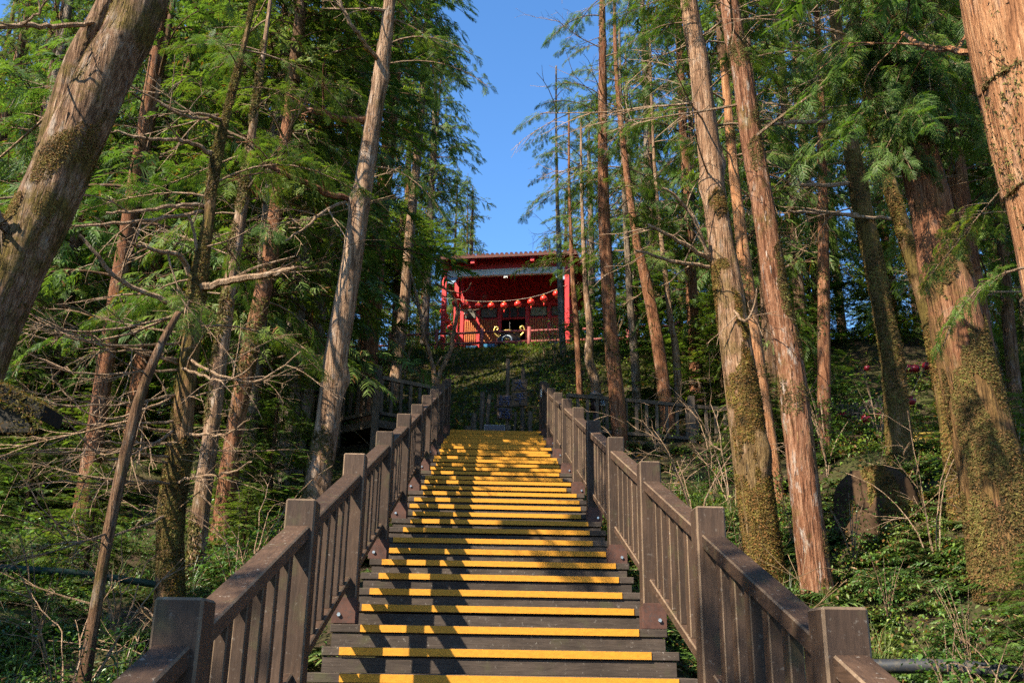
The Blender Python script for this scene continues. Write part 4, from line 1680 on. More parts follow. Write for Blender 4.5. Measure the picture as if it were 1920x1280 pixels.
# ------------------------------------------------------------------ the trees one can single out
# left side
r_, O, c_, rr_ = hero('cedar_tree', 'thick mossy trunk leaning in at the far left edge, forked high up', 'tree',
     [(-75, 760, 116), (20, 520, 106), (76, 400, 103), (140, 260, 100), (208, 120, 92), (265, 0, 86)], 7.0, 'bark_brown', H=13, nseg=40, step=.07,
     moss=56000, moss_thr=-.02, moss_side=(-.8, -.4, 0), moss_size=.013, flare=1.2, knots=6,
     leafy=[(6, 6.0, 9.5, .7, 1.1, 90, 330), (3, 3.2, 5.5, .5, .8, 100, 250)])
P = [at(66, 390, 7.05), at(92, 300, 7.1), at(118, 210, 7.1), at(155, 105, 7.1), at(208, 0, 7.1), at(300, -200, 7.1)]
me, _, _ = trunk_mesh(np.array(P) - O, [.10, .115, .12, .115, .10, .07], 24, .09, .06, .1, 'bark_brown', 91.0)
link('side_stem', me, r_)
for pts in ([(175, 42, 7, 9), (110, 50, 6.8, 10), (40, 46, 6.6, 10), (-30, 55, 6.5, 8)], [(55, 500, 7, 26), (10, 430, 6.8, 20), (-30, 350, 6.6, 16)],
            [(40, 46, 6.6, 6), (70, 25, 6.5, 5), (95, -10, 6.4, 4)]):
    limb(r_, O, pts, 'bark_grey' if pts[0][3] > 20 else 'twig_bark')

r_, O, c_, rr_ = hero('broken_stem', 'thin bare leaning stem snapped near a mossy trunk', 'dead stem',
     [(190, 1075, 21), (215, 940, 22), (240, 830, 21), (262, 745, 19), (300, 650, 16), (335, 585, 12)], 8.2, 'bark_dark', nseg=12, step=.1, flare=1.3,
     dead=[(7, .6, 3.4, .35, .7, 140, 330)])
r_, O, c_, rr_ = hero('cedar_tree', 'mossy knotted trunk behind the nearest left railing post', 'tree',
     [(318, 1110, 50), (321, 960, 46), (339, 830, 42), (352, 690, 36), (368, 560, 31), (388, 430, 22), (406, 300, 15), (432, 190, 11), (470, 30, 8)], 11, 'bark_mossy', H=11, nseg=28, step=.1,
     moss=26000, moss_thr=-.16, moss_side=(-.5, -.5, 0), moss_size=.026, knots=8, lump=.14,
     leafy=[(10, 3.2, 8.0, .5, .9, 0, 360)], dead=[(8, 1.0, 5.0, .6, 1.1, 120, 400)])
for pts in ([(404, 292, 11, 11), (372, 275, 10.8, 9), (330, 262, 10.5, 8), (280, 262, 10.2, 6), (215, 246, 10, 4)],
            [(418, 226, 11, 7), (380, 215, 10.7, 6), (330, 205, 10.4, 5), (245, 160, 10, 3)],
            [(410, 216, 11, 7), (360, 222, 10.6, 6), (300, 195, 10.2, 4)],
            [(384, 386, 11, 9), (330, 386, 10.7, 8), (260, 396, 10.4, 7), (200, 400, 10.2, 5)],
            [(380, 396, 11, 8), (300, 410, 10.6, 8), (230, 418, 10.3, 7), (140, 424, 10, 5)],
            [(366, 545, 11, 17), (430, 526, 10.8, 14), (500, 515, 10.6, 12), (556, 502, 10.5, 9)],
            [(370, 600, 11, 12), (300, 560, 10.6, 10), (220, 520, 10.3, 9), (150, 440, 10, 6)],
            [(360, 520, 11, 12), (340, 480, 10.8, 10), (300, 470, 10.4, 8), (240, 455, 10.1, 6)],
            [(372, 500, 11, 8), (365, 440, 10.9, 6), (355, 400, 10.8, 4)]):
    limb(r_, O, pts)
for k in range(20):                                     # long bare lower branches sweeping left, pale in the sun
    y0 = random.uniform(560, 960)
    x0 = 345 - (y0 - 560) * .05
    Lx = random.uniform(140, 330) * (1 if random.random() < .85 else -.7)
    sag, Yv = random.uniform(-30, 60), random.uniform(9.0, 10.4)
    limb(r_, O, [(x0, y0, 11, 6), (x0 - Lx * .3, y0 + sag * .7, 11 + (Yv - 11) * .4, 5), (x0 - Lx * .65, y0 + sag, 11 + (Yv - 11) * .7, 4),
                 (x0 - Lx, y0 + sag * .3 - random.uniform(0, 40), Yv, 2.2)], 'twig_bark', 'dead_branch', 5, .004)
r_, O, c_, rr_ = hero('cedar_tree', 'pale slim trunk just right of the mossy knotted one', 'tree',
     [(365, 1110, 34), (376, 960, 33), (395, 820, 29), (411, 690, 27), (427, 570, 25), (441, 470, 24), (463, 330, 20), (474, 240, 15), (490, 130, 10)], 12.5, 'bark_pale', H=12, nseg=22, step=.12,
     moss=4500, moss_thr=.1, moss_side=(-.6, -.4, 0), knots=5, leafy=[(9, 4.0, 9.5, .5, .9, 0, 360)], dead=[(6, 2, 6.5, .5, 1.0, 90, 330)])
r_, O, c_, rr_ = hero('cedar_tree', 'reddish fluted trunk in shade behind the pale slim trunk', 'tree',
     [(420, 965, 39), (433, 860, 35), (453, 740, 33), (484, 590, 32), (507, 480, 30), (519, 380, 26), (545, 180, 18), (565, 30, 12)], 15, 'bark_red', H=17, nseg=22, step=.16,
     moss=2500, moss_thr=.25, leafy=[(10, 3.5, 9, .8, 1.3, 0, 360)], dead=[(6, 2, 7, .7, 1.2, 100, 360)], crown=(8.5, 1.1, 8.5, CROWNS))
r_, O, c_, rr_ = hero('cedar_tree', 'tall slender sunlit trunk rising from behind the left railing, moss at its foot', 'tree',
     [(592, 930, 47), (610, 820, 45), (629, 680, 44), (648, 560, 41), (670, 420, 37), (695, 260, 32), (717, 110, 27), (731, 0, 21)], 12.2, 'bark_pale', H=17, nseg=32, step=.08,
     moss=5000, moss_low=2.6, moss_thr=.22, moss_side=(-.7, -.2, 0), moss_size=.026, knots=10, crown=(9.2, .85, 8), leafy=[(4, 5.5, 9.2, .5, .9, -80, 80)])
for pts in ([(685, 226, 12.2, 15), (648, 224, 12, 13), (610, 215, 11.8, 12), (575, 205, 11.6, 11), (540, 190, 11.5, 8)],
            [(660, 374, 12.2, 13), (620, 365, 11.9, 12), (580, 345, 11.6, 11), (540, 328, 11.4, 9), (488, 305, 11.2, 5)],
            [(712, 116, 12.2, 10), (690, 90, 11.9, 9), (665, 55, 11.6, 8), (650, 30, 11.5, 8), (634, 0, 11.4, 6)],
            [(650, 378, 12.1, 6), (610, 395, 11.9, 6), (575, 425, 11.7, 5), (535, 450, 11.5, 3)],
            [(655, 372, 12.2, 8), (680, 330, 12.6, 5)], [(735, 20, 12.2, 8), (690, 18, 12, 6)], [(720, 35, 12.2, 6), (756, 40, 12.4, 4)]):
    limb(r_, O, pts, 'bark_red' if pts[0][3] > 10 else 'twig_bark')
hero('cedar_tree', 'dark shaded trunk just left of the slender sunlit one', 'tree', [(560, 820, 30), (590, 640, 30), (612, 480, 27), (640, 320, 23), (668, 180, 19), (682, 100, 16)], 19, 'bark_grey', H=15, nseg=16, step=.25,
     leafy=[(8, 4, 9, .9, 1.4, 0, 360)], dead=[(5, 2, 8, .7, 1.1, 0, 360)], crown=(8, 1.0, 7, CROWNS))
hero('cedar_tree', 'stout dark trunk with a lit left edge between the railing and the log fence', 'tree', [(690, 705, 34), (693, 650, 34), (700, 560, 33), (712, 420, 30), (730, 260, 26)], 25, 'bark_red', H=19, nseg=18, step=.25,
     leafy=[(4, 8, 10, .8, 1.1, 90, 270)], crown=(9.5, .9, 9.5, CROWNS))
hero('cedar_tree', 'trunk with a bright left rim standing just left of the temple', 'tree', [(742, 705, 22), (750, 640, 21), (759, 560, 20), (770, 420, 18), (785, 260, 15)], 27, 'bark_pale', H=20, nseg=16, step=.3,
     leafy=[(3, 8, 9.5, .7, .9, 110, 250)], crown=(9.5, .65, 10.5, CROWNS))
r_, O, c_, rr_ = hero('bare_sapling', 'forked leafless sapling with pale stems in front of the temple', 'sapling',
     [(812, 738, 12), (815, 715, 12), (812, 690, 9), (803, 655, 8), (795, 632, 8), (788, 590, 7), (779, 545, 6), (768, 505, 4)], 23.0, 'bark_pale', nseg=8, step=.15, flare=1.1, lump=.03)
for pts in ([(815, 722, 23, 10), (830, 690, 23, 9), (846, 655, 23, 9), (853, 610, 23, 8), (857, 582, 23, 7), (852, 560, 23, 5), (838, 545, 22.9, 4), (815, 530, 22.8, 3)],
            [(857, 580, 23, 4), (880, 583, 22.9, 3), (900, 578, 22.8, 3), (912, 572, 22.8, 2)], [(790, 600, 23, 4), (802, 570, 23, 3), (800, 540, 23, 2)],
            [(788, 590, 23, 4), (775, 560, 23, 3), (750, 520, 23, 2)], [(815, 690, 23, 4), (828, 668, 23, 4)], [(880, 583, 22.9, 2), (895, 590, 22.8, 2), (908, 600, 22.8, 2)],
            [(838, 545, 22.9, 3), (870, 548, 22.8, 2), (884, 530, 22.8, 2)]):
    limb(r_, O, pts, 'bark_pale', 'branch', 1, .008)

# right side
r_, O, c_, rr_ = hero('cedar_tree', 'slender dark brown trunk at the upper end of the right railing', 'tree',
     [(1164, 850, 32), (1158, 760, 29), (1148, 660, 27), (1140, 550, 25), (1133, 420, 22), (1130, 280, 18), (1130, 140, 15), (1129, 0, 11)], 19.5, 'bark_red', H=17, nseg=24, step=.12,
     moss=600, moss_thr=.4, knots=5, leafy=[(26, 5.6, 13.5, .45, .9, 0, 360)], dead=[(12, 4, 12.5, .5, .9, 0, 360)])
hero('cedar_tree', 'thin pale trunk crossing the right end of the temple', 'tree', [(1056, 665, 12), (1053, 600, 12), (1050, 520, 11), (1047, 440, 9), (1045, 380, 7)], 31, 'bark_grey', H=11.5, nseg=12, step=.25,
     leafy=[(14, 6.0, 11.2, .5, .9, 0, 360)])
hero('cedar_tree', 'bright crooked pale stem behind the bollard lamp', 'tree', [(1118, 735, 20), (1112, 700, 18), (1104, 670, 18), (1106, 620, 14), (1100, 560, 12), (1096, 500, 9)], 25, 'bark_pale', H=9, nseg=14, step=.2, leafy=[(8, 4, 8.6, .5, .9, 0, 360)])
hero('cedar_tree', 'thin brown stem left of the bright crooked one', 'tree', [(1087, 735, 12), (1083, 660, 11), (1080, 600, 11), (1074, 520, 9)], 26, 'bark_red', H=9.5, nseg=12, step=.25, leafy=[(10, 3.8, 9, .5, .9, 0, 360)])
hero('cedar_tree', 'slim shaded stem beyond the slender dark brown trunk', 'tree', [(1195, 800, 18), (1192, 700, 17), (1186, 620, 15), (1180, 540, 13)], 24, 'bark_grey', H=12, nseg=12, step=.25, leafy=[(8, 4, 11, .7, 1.1, 0, 360)])
hero('cedar_tree', 'leaning brown trunk behind the bare arching bushes', 'tree', [(1252, 790, 28), (1240, 690, 25), (1222, 580, 22), (1205, 500, 18), (1190, 430, 15)], 22.5, 'bark_red', H=14, nseg=16, step=.2,
     moss=600, moss_thr=.25, leafy=[(10, 5, 12, .7, 1.2, 0, 360)], dead=[(6, 3, 8, .7, 1.1, 0, 360)])
hero('cedar_tree', 'thin blotchy stem right of the leaning brown trunk', 'tree', [(1272, 770, 15), (1270, 700, 15), (1265, 640, 13), (1255, 580, 11)], 23, 'bark_pale', H=11, nseg=12, step=.25, leafy=[(8, 4, 10, .6, 1.0, 0, 360)])
r_, O, c_, rr_ = hero('cedar_tree', 'big trunk furred with brown moss behind the right railing', 'tree',
     [(1438, 1085, 66), (1421, 960, 65), (1401, 800, 63), (1384, 680, 59), (1369, 560, 54), (1347, 420, 45), (1327, 260, 40), (1309, 110, 36), (1291, 0, 31)], 11.2, 'bark_pale_low', H=18, nseg=36, step=.08,
     moss=38000, moss_low=4.6, moss_thr=.10, flare=1.12, moss_side=(.2, -.6, 0), moss_size=.022, knots=6,
     leafy=[(9, 6.0, 10.0, .45, .85, 0, 360)], dead=[(6, 5, 10, .6, 1.1, 120, 250)], crown=(10.2, .9, 7.8))
for pts in ([(1360, 560, 11.2, 6), (1400, 600, 10.8, 5), (1420, 540, 10.6, 4)], [(1335, 490, 11.2, 9), (1280, 455, 11, 8), (1215, 420, 10.8, 5)],
            [(1330, 500, 11.2, 8), (1270, 490, 11, 7), (1190, 470, 10.8, 4)], [(1340, 500, 11.2, 7), (1290, 395, 10.9, 6), (1240, 350, 10.7, 4)]):
    limb(r_, O, pts)
hero('cedar_tree', 'red trunk with white patches and moss collars, right of the brown moss trunk', 'tree',
     [(1536, 1135, 61), (1516, 980, 57), (1498, 820, 54), (1478, 660, 49), (1457, 560, 45), (1436, 420, 42), (1410, 270, 39), (1388, 120, 36), (1366, 0, 34)], 10.6, 'bark_patchy', H=18, nseg=36, step=.07,
     moss=14000, moss_thr=.14, moss_side=(.8, -.2, 0), moss_size=.02, knots=0, leafy=[(5, 7.0, 10.2, .5, .9, 0, 360)], dead=[(6, 5, 10, .7, 1.2, 0, 360)], crown=(10.5, .9, 7.5))
hero('cedar_tree', 'orange trunk partly hidden between the two large right trunks', 'tree', [(1440, 830, 34), (1425, 720, 31), (1412, 620, 28), (1400, 520, 25), (1385, 400, 21), (1370, 260, 17)], 15.5, 'bark_orange', H=16, nseg=20, step=.15,
     moss=1200, moss_thr=.2, dead=[(8, 3, 8, .6, 1.0, 0, 360)], leafy=[(6, 6, 10, .7, 1.0, 0, 360)], crown=(8.5, .9, 7.5, CROWNS))
hero('cedar_tree', 'straight narrow red trunk crossed by bare horizontal branches', 'tree', [(1545, 840, 26), (1545, 700, 25), (1544, 560, 23), (1543, 420, 19), (1541, 280, 16), (1538, 150, 12)], 16.5, 'bark_red', H=14, nseg=18, step=.18,
     moss=700, moss_thr=.3, dead=[(18, 4, 11, .7, 1.2, 0, 360)], leafy=[(6, 8, 13, .6, 1.0, 0, 360)])
r_, O, c_, rr_ = hero('cedar_tree', 'orange and green mossy trunk standing beside the dark stump', 'tree',
     [(1697, 930, 56), (1686, 820, 46), (1672, 670, 39), (1654, 580, 34), (1640, 500, 34), (1617, 390, 33), (1597, 280, 28), (1578, 130, 22)], 14.2, 'bark_mossy', H=17, nseg=28, step=.1,
     moss=14000, moss_thr=-.05, moss_side=(-.3, -.5, 0), moss_size=.028, dead=[(9, 5, 10, .6, 1.2, 100, 360)], leafy=[(6, 7, 11, .6, 1.0, 0, 360)], crown=(10.5, .9, 6.5))
for pts in ([(1625, 405, 14.2, 8), (1570, 402, 14, 7), (1480, 396, 13.7, 5)], [(1592, 345, 14.2, 9), (1530, 348, 13.9, 8), (1475, 345, 13.6, 6)],
            [(1620, 228, 14.2, 8), (1540, 228, 13.8, 8), (1440, 232, 13.4, 6)], [(1676, 410, 14.1, 7), (1600, 405, 13.9, 6), (1510, 390, 13.6, 5)]):
    limb(r_, O, pts)
hero('cedar_tree', 'thin leaning trunk sleeved in green moss left of the great trunk', 'tree',
     [(1790, 880, 33), (1772, 760, 31), (1755, 650, 30), (1730, 550, 30), (1692, 420, 27), (1655, 300, 24), (1638, 230, 19)], 11.5, 'bark_mossy', H=12, nseg=22, step=.1,
     moss=12000, moss_thr=-.12, moss_size=.026, leafy=[(5, 6.2, 11, .6, 1.0, 0, 360)], dead=[(4, 5, 9, .6, 1, 0, 360)])
r_, O, c_, rr_ = hero('cedar_tree', 'great red trunk with a mossy lower half and a skirt of hanging foliage', 'tree',
     [(1905, 1130, 150), (1882, 1000, 128), (1855, 860, 112), (1822, 720, 100), (1795, 600, 90), (1768, 480, 82), (1745, 380, 75), (1722, 290, 68), (1695, 180, 60), (1660, 40, 52)], 9.2, 'bark_red_low', H=19, nseg=48, step=.06, flare=1.35,
     moss=52000, moss_low=4.2, moss_thr=.10, moss_side=(.0, -.4, 0), moss_size=.02, knots=6, leafy=[(8, 5.6, 8.2, .45, .75, 0, 360)], droopy=[(30, 4.9, 7.2, .42, .72, 175, 365)], dead=[(8, 5.5, 8.5, .6, 1.0, 0, 360)], crown=(9.0, 1.0, 9.5))
for k in range(34):                                     # the skirt of foliage hanging round its upper part
    h = random.uniform(5.2, 6.9)
    n_ = int(np.argmin(np.abs(c_[:, 2] - h)))
    a = R(random.uniform(170, 375))
    link('leafy_branch', random.choice(DROOPY + BOUGHS[:3]), r_, c_[n_] + np.array([math.cos(a), math.sin(a), 0]) * rr_[n_] * .9,
         (random.uniform(-.4, .4), random.uniform(.6, 1.2), a), random.uniform(.30, .50))
r_, O, c_, rr_ = hero('cedar_tree', 'bright orange close trunk cut by the top right corner', 'tree',
     [(2060, 500, 250), (2010, 340, 235), (1965, 180, 220), (1920, 0, 205)], 4.9, 'bark_orange', H=15, nseg=48, step=.05, moss=7000, moss_thr=.92, moss_side=(-2.6, 0, 0), moss_size=.016, flare=1.2, base_drop=None, lump=.05,
     leafy=[(3, 3.6, 4.6, .3, .5, 60, 180)], crown=(6.5, 1.0, 8))
limb(r_, O, [(1835, 100, 5.3, 12), (1790, 95, 5.7, 12), (1730, 86, 6.2, 10), (1690, 60, 6.6, 7)], 'bark_orange')
for k, (a, b, Y, w, mt, lab) in enumerate([((1905, 760), (1872, 380), 17, 26, 'bark_dark', 'dark thin trunk right of the great red trunk'), ((1870, 700), (1805, 400), 21, 22, 'bark_grey', 'grey leaning stem behind the great red trunk'),
                                       ((1950, 560), (1890, 300), 14, 24, 'bark_grey', 'slanting grey stem at the right edge below the orange trunk')]):
    hero('cedar_tree', lab, 'tree', [(a[0], a[1], w), ((a[0] + b[0]) / 2, (a[1] + b[1]) / 2, w * .85), (b[0], b[1], w * .7)], Y, mt, H=14, nseg=14, step=.22, moss=400, moss_thr=.2,
         leafy=[(9, 4, 10, .7, 1.1, 0, 360)], dead=[(6, 3, 9, .7, 1.1, 0, 360)], crown=(9, .9, 5.5))

# mossy dark stump in the right undergrowth
q = at(1655, 930, 12.5)
stp = thing('tree_stump', 'dark hollow mossy stump beside the orange and green mossy trunk', 'stump', (q[0], q[1], gz(q[0], q[1]) - .15))
me, c_, rr_ = trunk_mesh(np.array([(0, 0, -.3), (.02, 0, .15), (-.03, 0, .5), (-.05, 0, .72)]), [.62, .52, .44, .26], 26, .06, .25, .45, 'stump_dark', 4.4)
link('trunk', me, stp)
mm = moss_mesh(c_, rr_, 9000, -.12, .035, (-.6, -.2, .4), 8.8)
if mm:
    link('moss', mm, stp)['kind'] = 'stuff'

# ------------------------------------------------------------------ the forest behind: one trunk and one crown each
BT = [trunk_mesh(np.array([(0, 0, -1.2), (0.0, 0, .1), (.05, .02, 3), (-.04, .03, 7), (.03, -.03, 11), (0, 0, 14)]), [.36, .30, .235, .19, .13, .03], 12, .7, .04, .06, mt, 30 + i)[0]
      for i, mt in enumerate(('bark_grey', 'bark_red', 'bark_dark'))]


def forest_tree(x, Y, H, s, base, group, label, low=None, sparse=False):
    z = gz(x, Y)
    # gaps in the canopy through which the sun reaches the temple front
    for tx, ty, tz in ((-1.6, 36.4, 15.5), (1.2, 36.2, 15.0), (-4.4, 36.6, 14.0), (-2.6, 36.3, 14.0), (-.3, 36.0, 14.0), (2.4, 35.6, 14.0), (-.5, 32.0, 12.4)):
        t_ = (tx - x) * .571 + (ty - Y) * .474
        t_ /= (.571 ** 2 + .474 ** 2)
        dd = math.hypot(tx - .571 * t_ - x, ty - .474 * t_ - Y)
        if t_ > 0 and dd < 1.9 and tx < 10 and x < 0:
            H = min(H, max(6.0, tz + .669 * t_ - z - .5))
    root = thing('cedar_tree', label, 'tree', (x, Y, z), random.uniform(0, 6), group)
    k = random.choice(BT)
    link('trunk', k, root, (0, 0, 0), None, (s * random.uniform(.5, .8),) * 2 + (H / 14.0,))
    cr = random.choice(SPARSE if sparse else CROWNS)
    link('crown', cr, root, (0, 0, H * base), (random.uniform(-.03, .03), random.uniform(-.03, .03), random.uniform(0, 6)), (s, s, H * (1.02 - base) / CROWN_H))
    for _ in range(2):
        link('dead_branch', random.choice(DEADS), root, (0, 0, H * random.uniform(.12, .4)), (0, random.uniform(-.3, .2), random.uniform(0, 6)), random.uniform(.7, 1.2) * s)
    return root


GLF, GRF, GBF = 'cedars of the forest left of the stairs', 'cedars of the forest right of the stairs', 'cedars behind the temple'
LLF = 'tall cedar in the dense forest left of the stairs and temple'
LRF = 'tall cedar in the dense forest right of the stairs and temple'
LBF = 'cedar top showing behind the temple roof against the sky'


def zone(px, Y, left):
    if left:
        z = ('beyond the far left leaning trunk' if px < 130 else 'between the leaning trunk and the mossy knotted trunk' if px < 330 else
             'behind the mossy knotted and pale slim trunks' if px < 450 else 'left of the slender sunlit trunk' if px < 590 else
             'right of the slender sunlit trunk' if px < 690 else 'beside the left end of the log fence')
    else:
        z = ('beside the right end of the temple' if px < 1180 else 'behind the bare arching bushes' if px < 1330 else 'behind the brown moss trunk' if px < 1450 else
             'around the narrow red trunk' if px < 1590 else 'left of the great red trunk' if px < 1740 else 'beyond the great red trunk')
    return ('in the nearest row ' if Y < 22.5 else 'in the middle rows ' if Y < 33 else 'far back ') + z


def px_x(px, Y, el=.33):
    """ground x for an image column at distance Y (near the image's middle row)"""
    p = at(px, 560, Y)
    return p[0]


for Y, cols, Hs in ((16.5, (215, 510), (11, 16)), (20, (20, 150, 290, 400, 560), (13, 18)), (24, (-60, 90, 230, 350, 470, 610), (15, 20)),
                    (29, (0, 150, 280, 400, 520, 640, 735), (17, 21)), (35, (-80, 60, 210, 340, 460, 570, 680, 770), (17, 21)),
                    (42, (-30, 120, 260, 400, 530, 650, 750, 815), (16, 20)), (52, (-60, 110, 270, 430, 570, 700, 800, 862), (14, 18)), (64, (0, 180, 340, 500, 660, 790, 880), (14, 18))):
    for c in cols:
        yy = Y + random.uniform(-1.5, 1.5)
        x = px_x(c + random.uniform(-25, 12), yy)
        forest_tree(x, yy, random.uniform(*Hs), random.uniform(.85, 1.25) if c < 630 or Y > 45 else random.uniform(.85, 1.0), random.uniform(.08, .24) if c < 630 or Y > 45 else random.uniform(.40, .48), 'tall cedars ' + zone(c, yy, True), 'tall forest cedar ' + zone(c, yy, True), sparse=(Y < 22 and random.random() < .6))
for Y, cols, Hs in ((17, (1830, 1960), (12, 16)), (21, (1420, 1600, 1760, 1930), (14, 18)), (25, (1290, 1480, 1650, 1820, 2000), (15, 19)),
                    (30, (1220, 1370, 1520, 1680, 1840, 2000), (15, 19)), (36, (1165, 1290, 1430, 1570, 1720, 1870, 2020), (15, 19)),
                    (44, (1120, 1230, 1370, 1510, 1660, 1800, 1960), (13, 17)), (54, (1085, 1190, 1330, 1480, 1640, 1790, 1950), (13, 16)), (66, (1060, 1160, 1320, 1490, 1660, 1840), (12, 15))):
    for c in cols:
        if 1540 < c < 1770 and Y < 27:
            continue
        yy = Y + random.uniform(-1.5, 1.5)
        x = px_x(c + random.uniform(-12, 25), yy)
        forest_tree(x, yy, random.uniform(*Hs), random.uniform(.85, 1.2), random.uniform(.08, .26), 'tall cedars ' + zone(c, yy, False), 'tall forest cedar ' + zone(c, yy, False), sparse=(Y < 26 and random.random() < .6))
for c, Y, H in ((905, 58, 12.5), (935, 66, 13.0), (968, 72, 13.5), (1000, 64, 12.5), (1030, 56, 13.5), (880, 50, 14.5), (1060, 52, 15)):
    forest_tree(px_x(c, Y), Y, H, 1.1, .1, GBF, LBF)
#@@PART4
# ------------------------------------------------------------------ undergrowth
def fern_clump(nf=8, L=.55):
    out = []
    for i in range(nf):
        a = 2 * math.pi * (i + random.random() * .7) / nf
        l = L * random.uniform(.6, 1.1)
        rise = random.uniform(.5, 1.1)
        P = [np.array([l * t * (1 - .15 * t), 0, l * (rise * t - (rise * .9) * t * t)]) for t in np.linspace(0, 1, 5)]
        M = rotz(a)
        tr = list(strip(P, .012, np.array([0, 1.0, .2])))
        for k in range(9):
            t = .12 + .85 * k / 9
            j = min(3, int(t * 4))
            b = P[j] + (P[j + 1] - P[j]) * (t * 4 - j)
            w = l * .30 * math.sin(math.pi * min(1, (t * .8 + .2))) ** .8 + .01
            for sg in (-1, 1):
                tip = b + np.array([w * .35, sg * w, -.18 * w + random.uniform(-.02, .02)])
                c = (tip - b) * .5
                n_ = np.array([.018, 0, 0.0])
                tr.append((b - n_, b + n_, tip))
        out.append(xf(np.array(tr), M))
    return np.concatenate(out)


def grass_tuft(n=22, L=.5, w=.012):
    out = []
    for i in range(n):
        a = random.uniform(0, 6.28)
        l = L * random.uniform(.5, 1.15)
        e = random.uniform(.25, .9)
        d = np.array([math.cos(a), math.sin(a), 0])
        b = d * random.uniform(0, .06)
        P = [b + d * l * e * t * t + np.array([0, 0, l * (t - .55 * e * t * t)]) for t in (0, .35, .7, 1.0)]
        out += strip(P, w, np.array([-d[1], d[0], .3]) * 0 + d + np.array([0, 0, .2]))
    return np.array(out)


def shrub(h=1.1, n=260, leaf=.06, sp=.5):
    lv, wd = [], []
    for s in range(7):
        a = random.uniform(0, 6.28)
        d = np.array([math.cos(a) * random.uniform(.2, 1), math.sin(a) * random.uniform(.2, 1), 0]) * sp
        hh = h * random.uniform(.6, 1.1)
        P = [np.array([0, 0, -.1]) + d * t * t + np.array([0, 0, hh * t]) for t in np.linspace(0, 1, 5)]
        wd.append(tube_tris(P, [.012, .01, .008, .006, .003], 3))
        for k in range(n // 7):
            t = random.uniform(.25, 1.0)
            i = min(3, int(t * 4))
            b = P[i] + (P[i + 1] - P[i]) * (t * 4 - i) + np.array([random.gauss(0, .16), random.gauss(0, .16), random.gauss(0, .09)]) * h * (.5 + t * .6)
            yaw, pit = random.uniform(0, 6.28), random.uniform(-.5, .8)
            l = leaf * random.uniform(.6, 1.3)
            q = np.array([[(0, 0, 0), (l * .5, -l * .27, .01), (l, 0, -.01)], [(0, 0, 0), (l, 0, -.01), (l * .5, l * .27, .01)]])
            lv.append(place(q, b, yaw, pit, random.uniform(-.6, .6), 1))
    return weld_mesh('shrub', [(np.concatenate(lv), 'shrub_leaf'), (np.concatenate(wd), 'twig_bark')])


def bare_bush(h=2.0, n=7, arch=.9):
    out = []
    for s in range(n):
        a = random.uniform(0, 6.28)
        d = np.array([math.cos(a), math.sin(a), 0])
        hh = h * random.uniform(.6, 1.1)
        ar = arch * random.uniform(.2, 1.1)
        P = [d * (.06 + hh * ar * t ** 1.7) + np.array([random.gauss(0, .012), random.gauss(0, .012), hh * (t - .42 * ar * t ** 2.5) - .1]) for t in np.linspace(0, 1, 8)]
        out.append(tube_tris(P, [.009 * (1 - .8 * t) + .0025 for t in np.linspace(0, 1, 8)], 4))
        for k in range(3):
            i = random.randrange(3, 8)
            tw = dead_twig(hh * random.uniform(.2, .42), 3, .8, .005, 1)
            out.append(place(tw, P[i], a + random.uniform(-1.2, 1.2), random.uniform(-.9, .2), 0, 1))
    return tri_mesh('stems', [(np.concatenate(out), 'twig_bark')])


FERN = [fern_clump(random.randint(6, 10), .5) for _ in range(5)]
GRASS = [grass_tuft(20, .5, .008) for _ in range(4)]
SHRUB = [shrub(1.1, 300, .062), shrub(1.3, 360, .05), shrub(.8, 240, .075)]
BARE = [bare_bush(2.0, 6, 1.0), bare_bush(1.7, 5, 1.3), bare_bush(2.2, 5, .6)]


def scatter(protos, n, xr, yr, smin, smax, ok=None, tiltk=.35, zoff=0.0):
    out = []
    tries = 0
    while len(out) < n and tries < n * 12:
        tries += 1
        x, y = random.uniform(*xr), random.uniform(*yr)
        if ok and not ok(x, y):
            continue
        z = gz(x, y)
        gx = (gz(x + .2, y) - gz(x - .2, y)) / .4
        gy = (gz(x, y + .2) - gz(x, y - .2)) / .4
        M = rotx(math.atan(gy) * tiltk) @ roty(-math.atan(gx) * tiltk) @ rotz(random.uniform(0, 6.28))
        out.append(xf(random.choice(protos), M * random.uniform(smin, smax), (x, y, z + zoff)))
    return np.concatenate(out)


def ground_cover(name, label, parts):
    o = link(name, weld_mesh(name, parts) if name != 'leaf_litter' else tri_mesh(name, parts))
    tag(o, label, None, None, 'stuff')
    return o


def cl(x, y, f=.9):
    return mnoise.noise(Vector((x * f, y * f, 5.5)))


offst = lambda x, y: abs(x - CX) > 1.35
ground_cover('ferns', 'bright ferns covering the slope right of the stairs', [(np.concatenate([
    scatter(FERN, 1700, (1.3, 9.5), (3.2, 14), .35, 1.0, offst),
    scatter(FERN, 420, (1.4, 14), (13, 24), .6, 1.2, lambda x, y: offst(x, y) and not (20 < y < 22.6 and x < 7))]), 'fern_leaf')])
ground_cover('ferns', 'shaded ferns covering the hollow left of the stairs', [(np.concatenate([
    scatter(FERN, 420, (-8, -1.2), (3, 13), .6, 1.3, offst), scatter(FERN, 330, (-14, -1.4), (12, 24), .6, 1.2, lambda x, y: offst(x, y) and not (18.5 < y < 22 and x > -6))]), 'fern_leaf')])
ground_cover('grass', 'long arching grass along the right railing', [(np.concatenate([
    scatter(GRASS, 240, (1.35, 3.6), (8, 17), .5, 1.15, lambda x, y: offst(x, y) and cl(x, y, .7) > -.1),
    scatter(GRASS, 70, (1.4, 6), (3.5, 9), .35, .75, lambda x, y: cl(x, y, 1.1) > .1)]), 'grass_leaf')])
ground_cover('grass', 'dark grass tufts in the hollow left of the stairs', [(scatter(GRASS, 220, (-7, -1.25), (4, 16), .6, 1.3, offst), 'grass_leaf')])

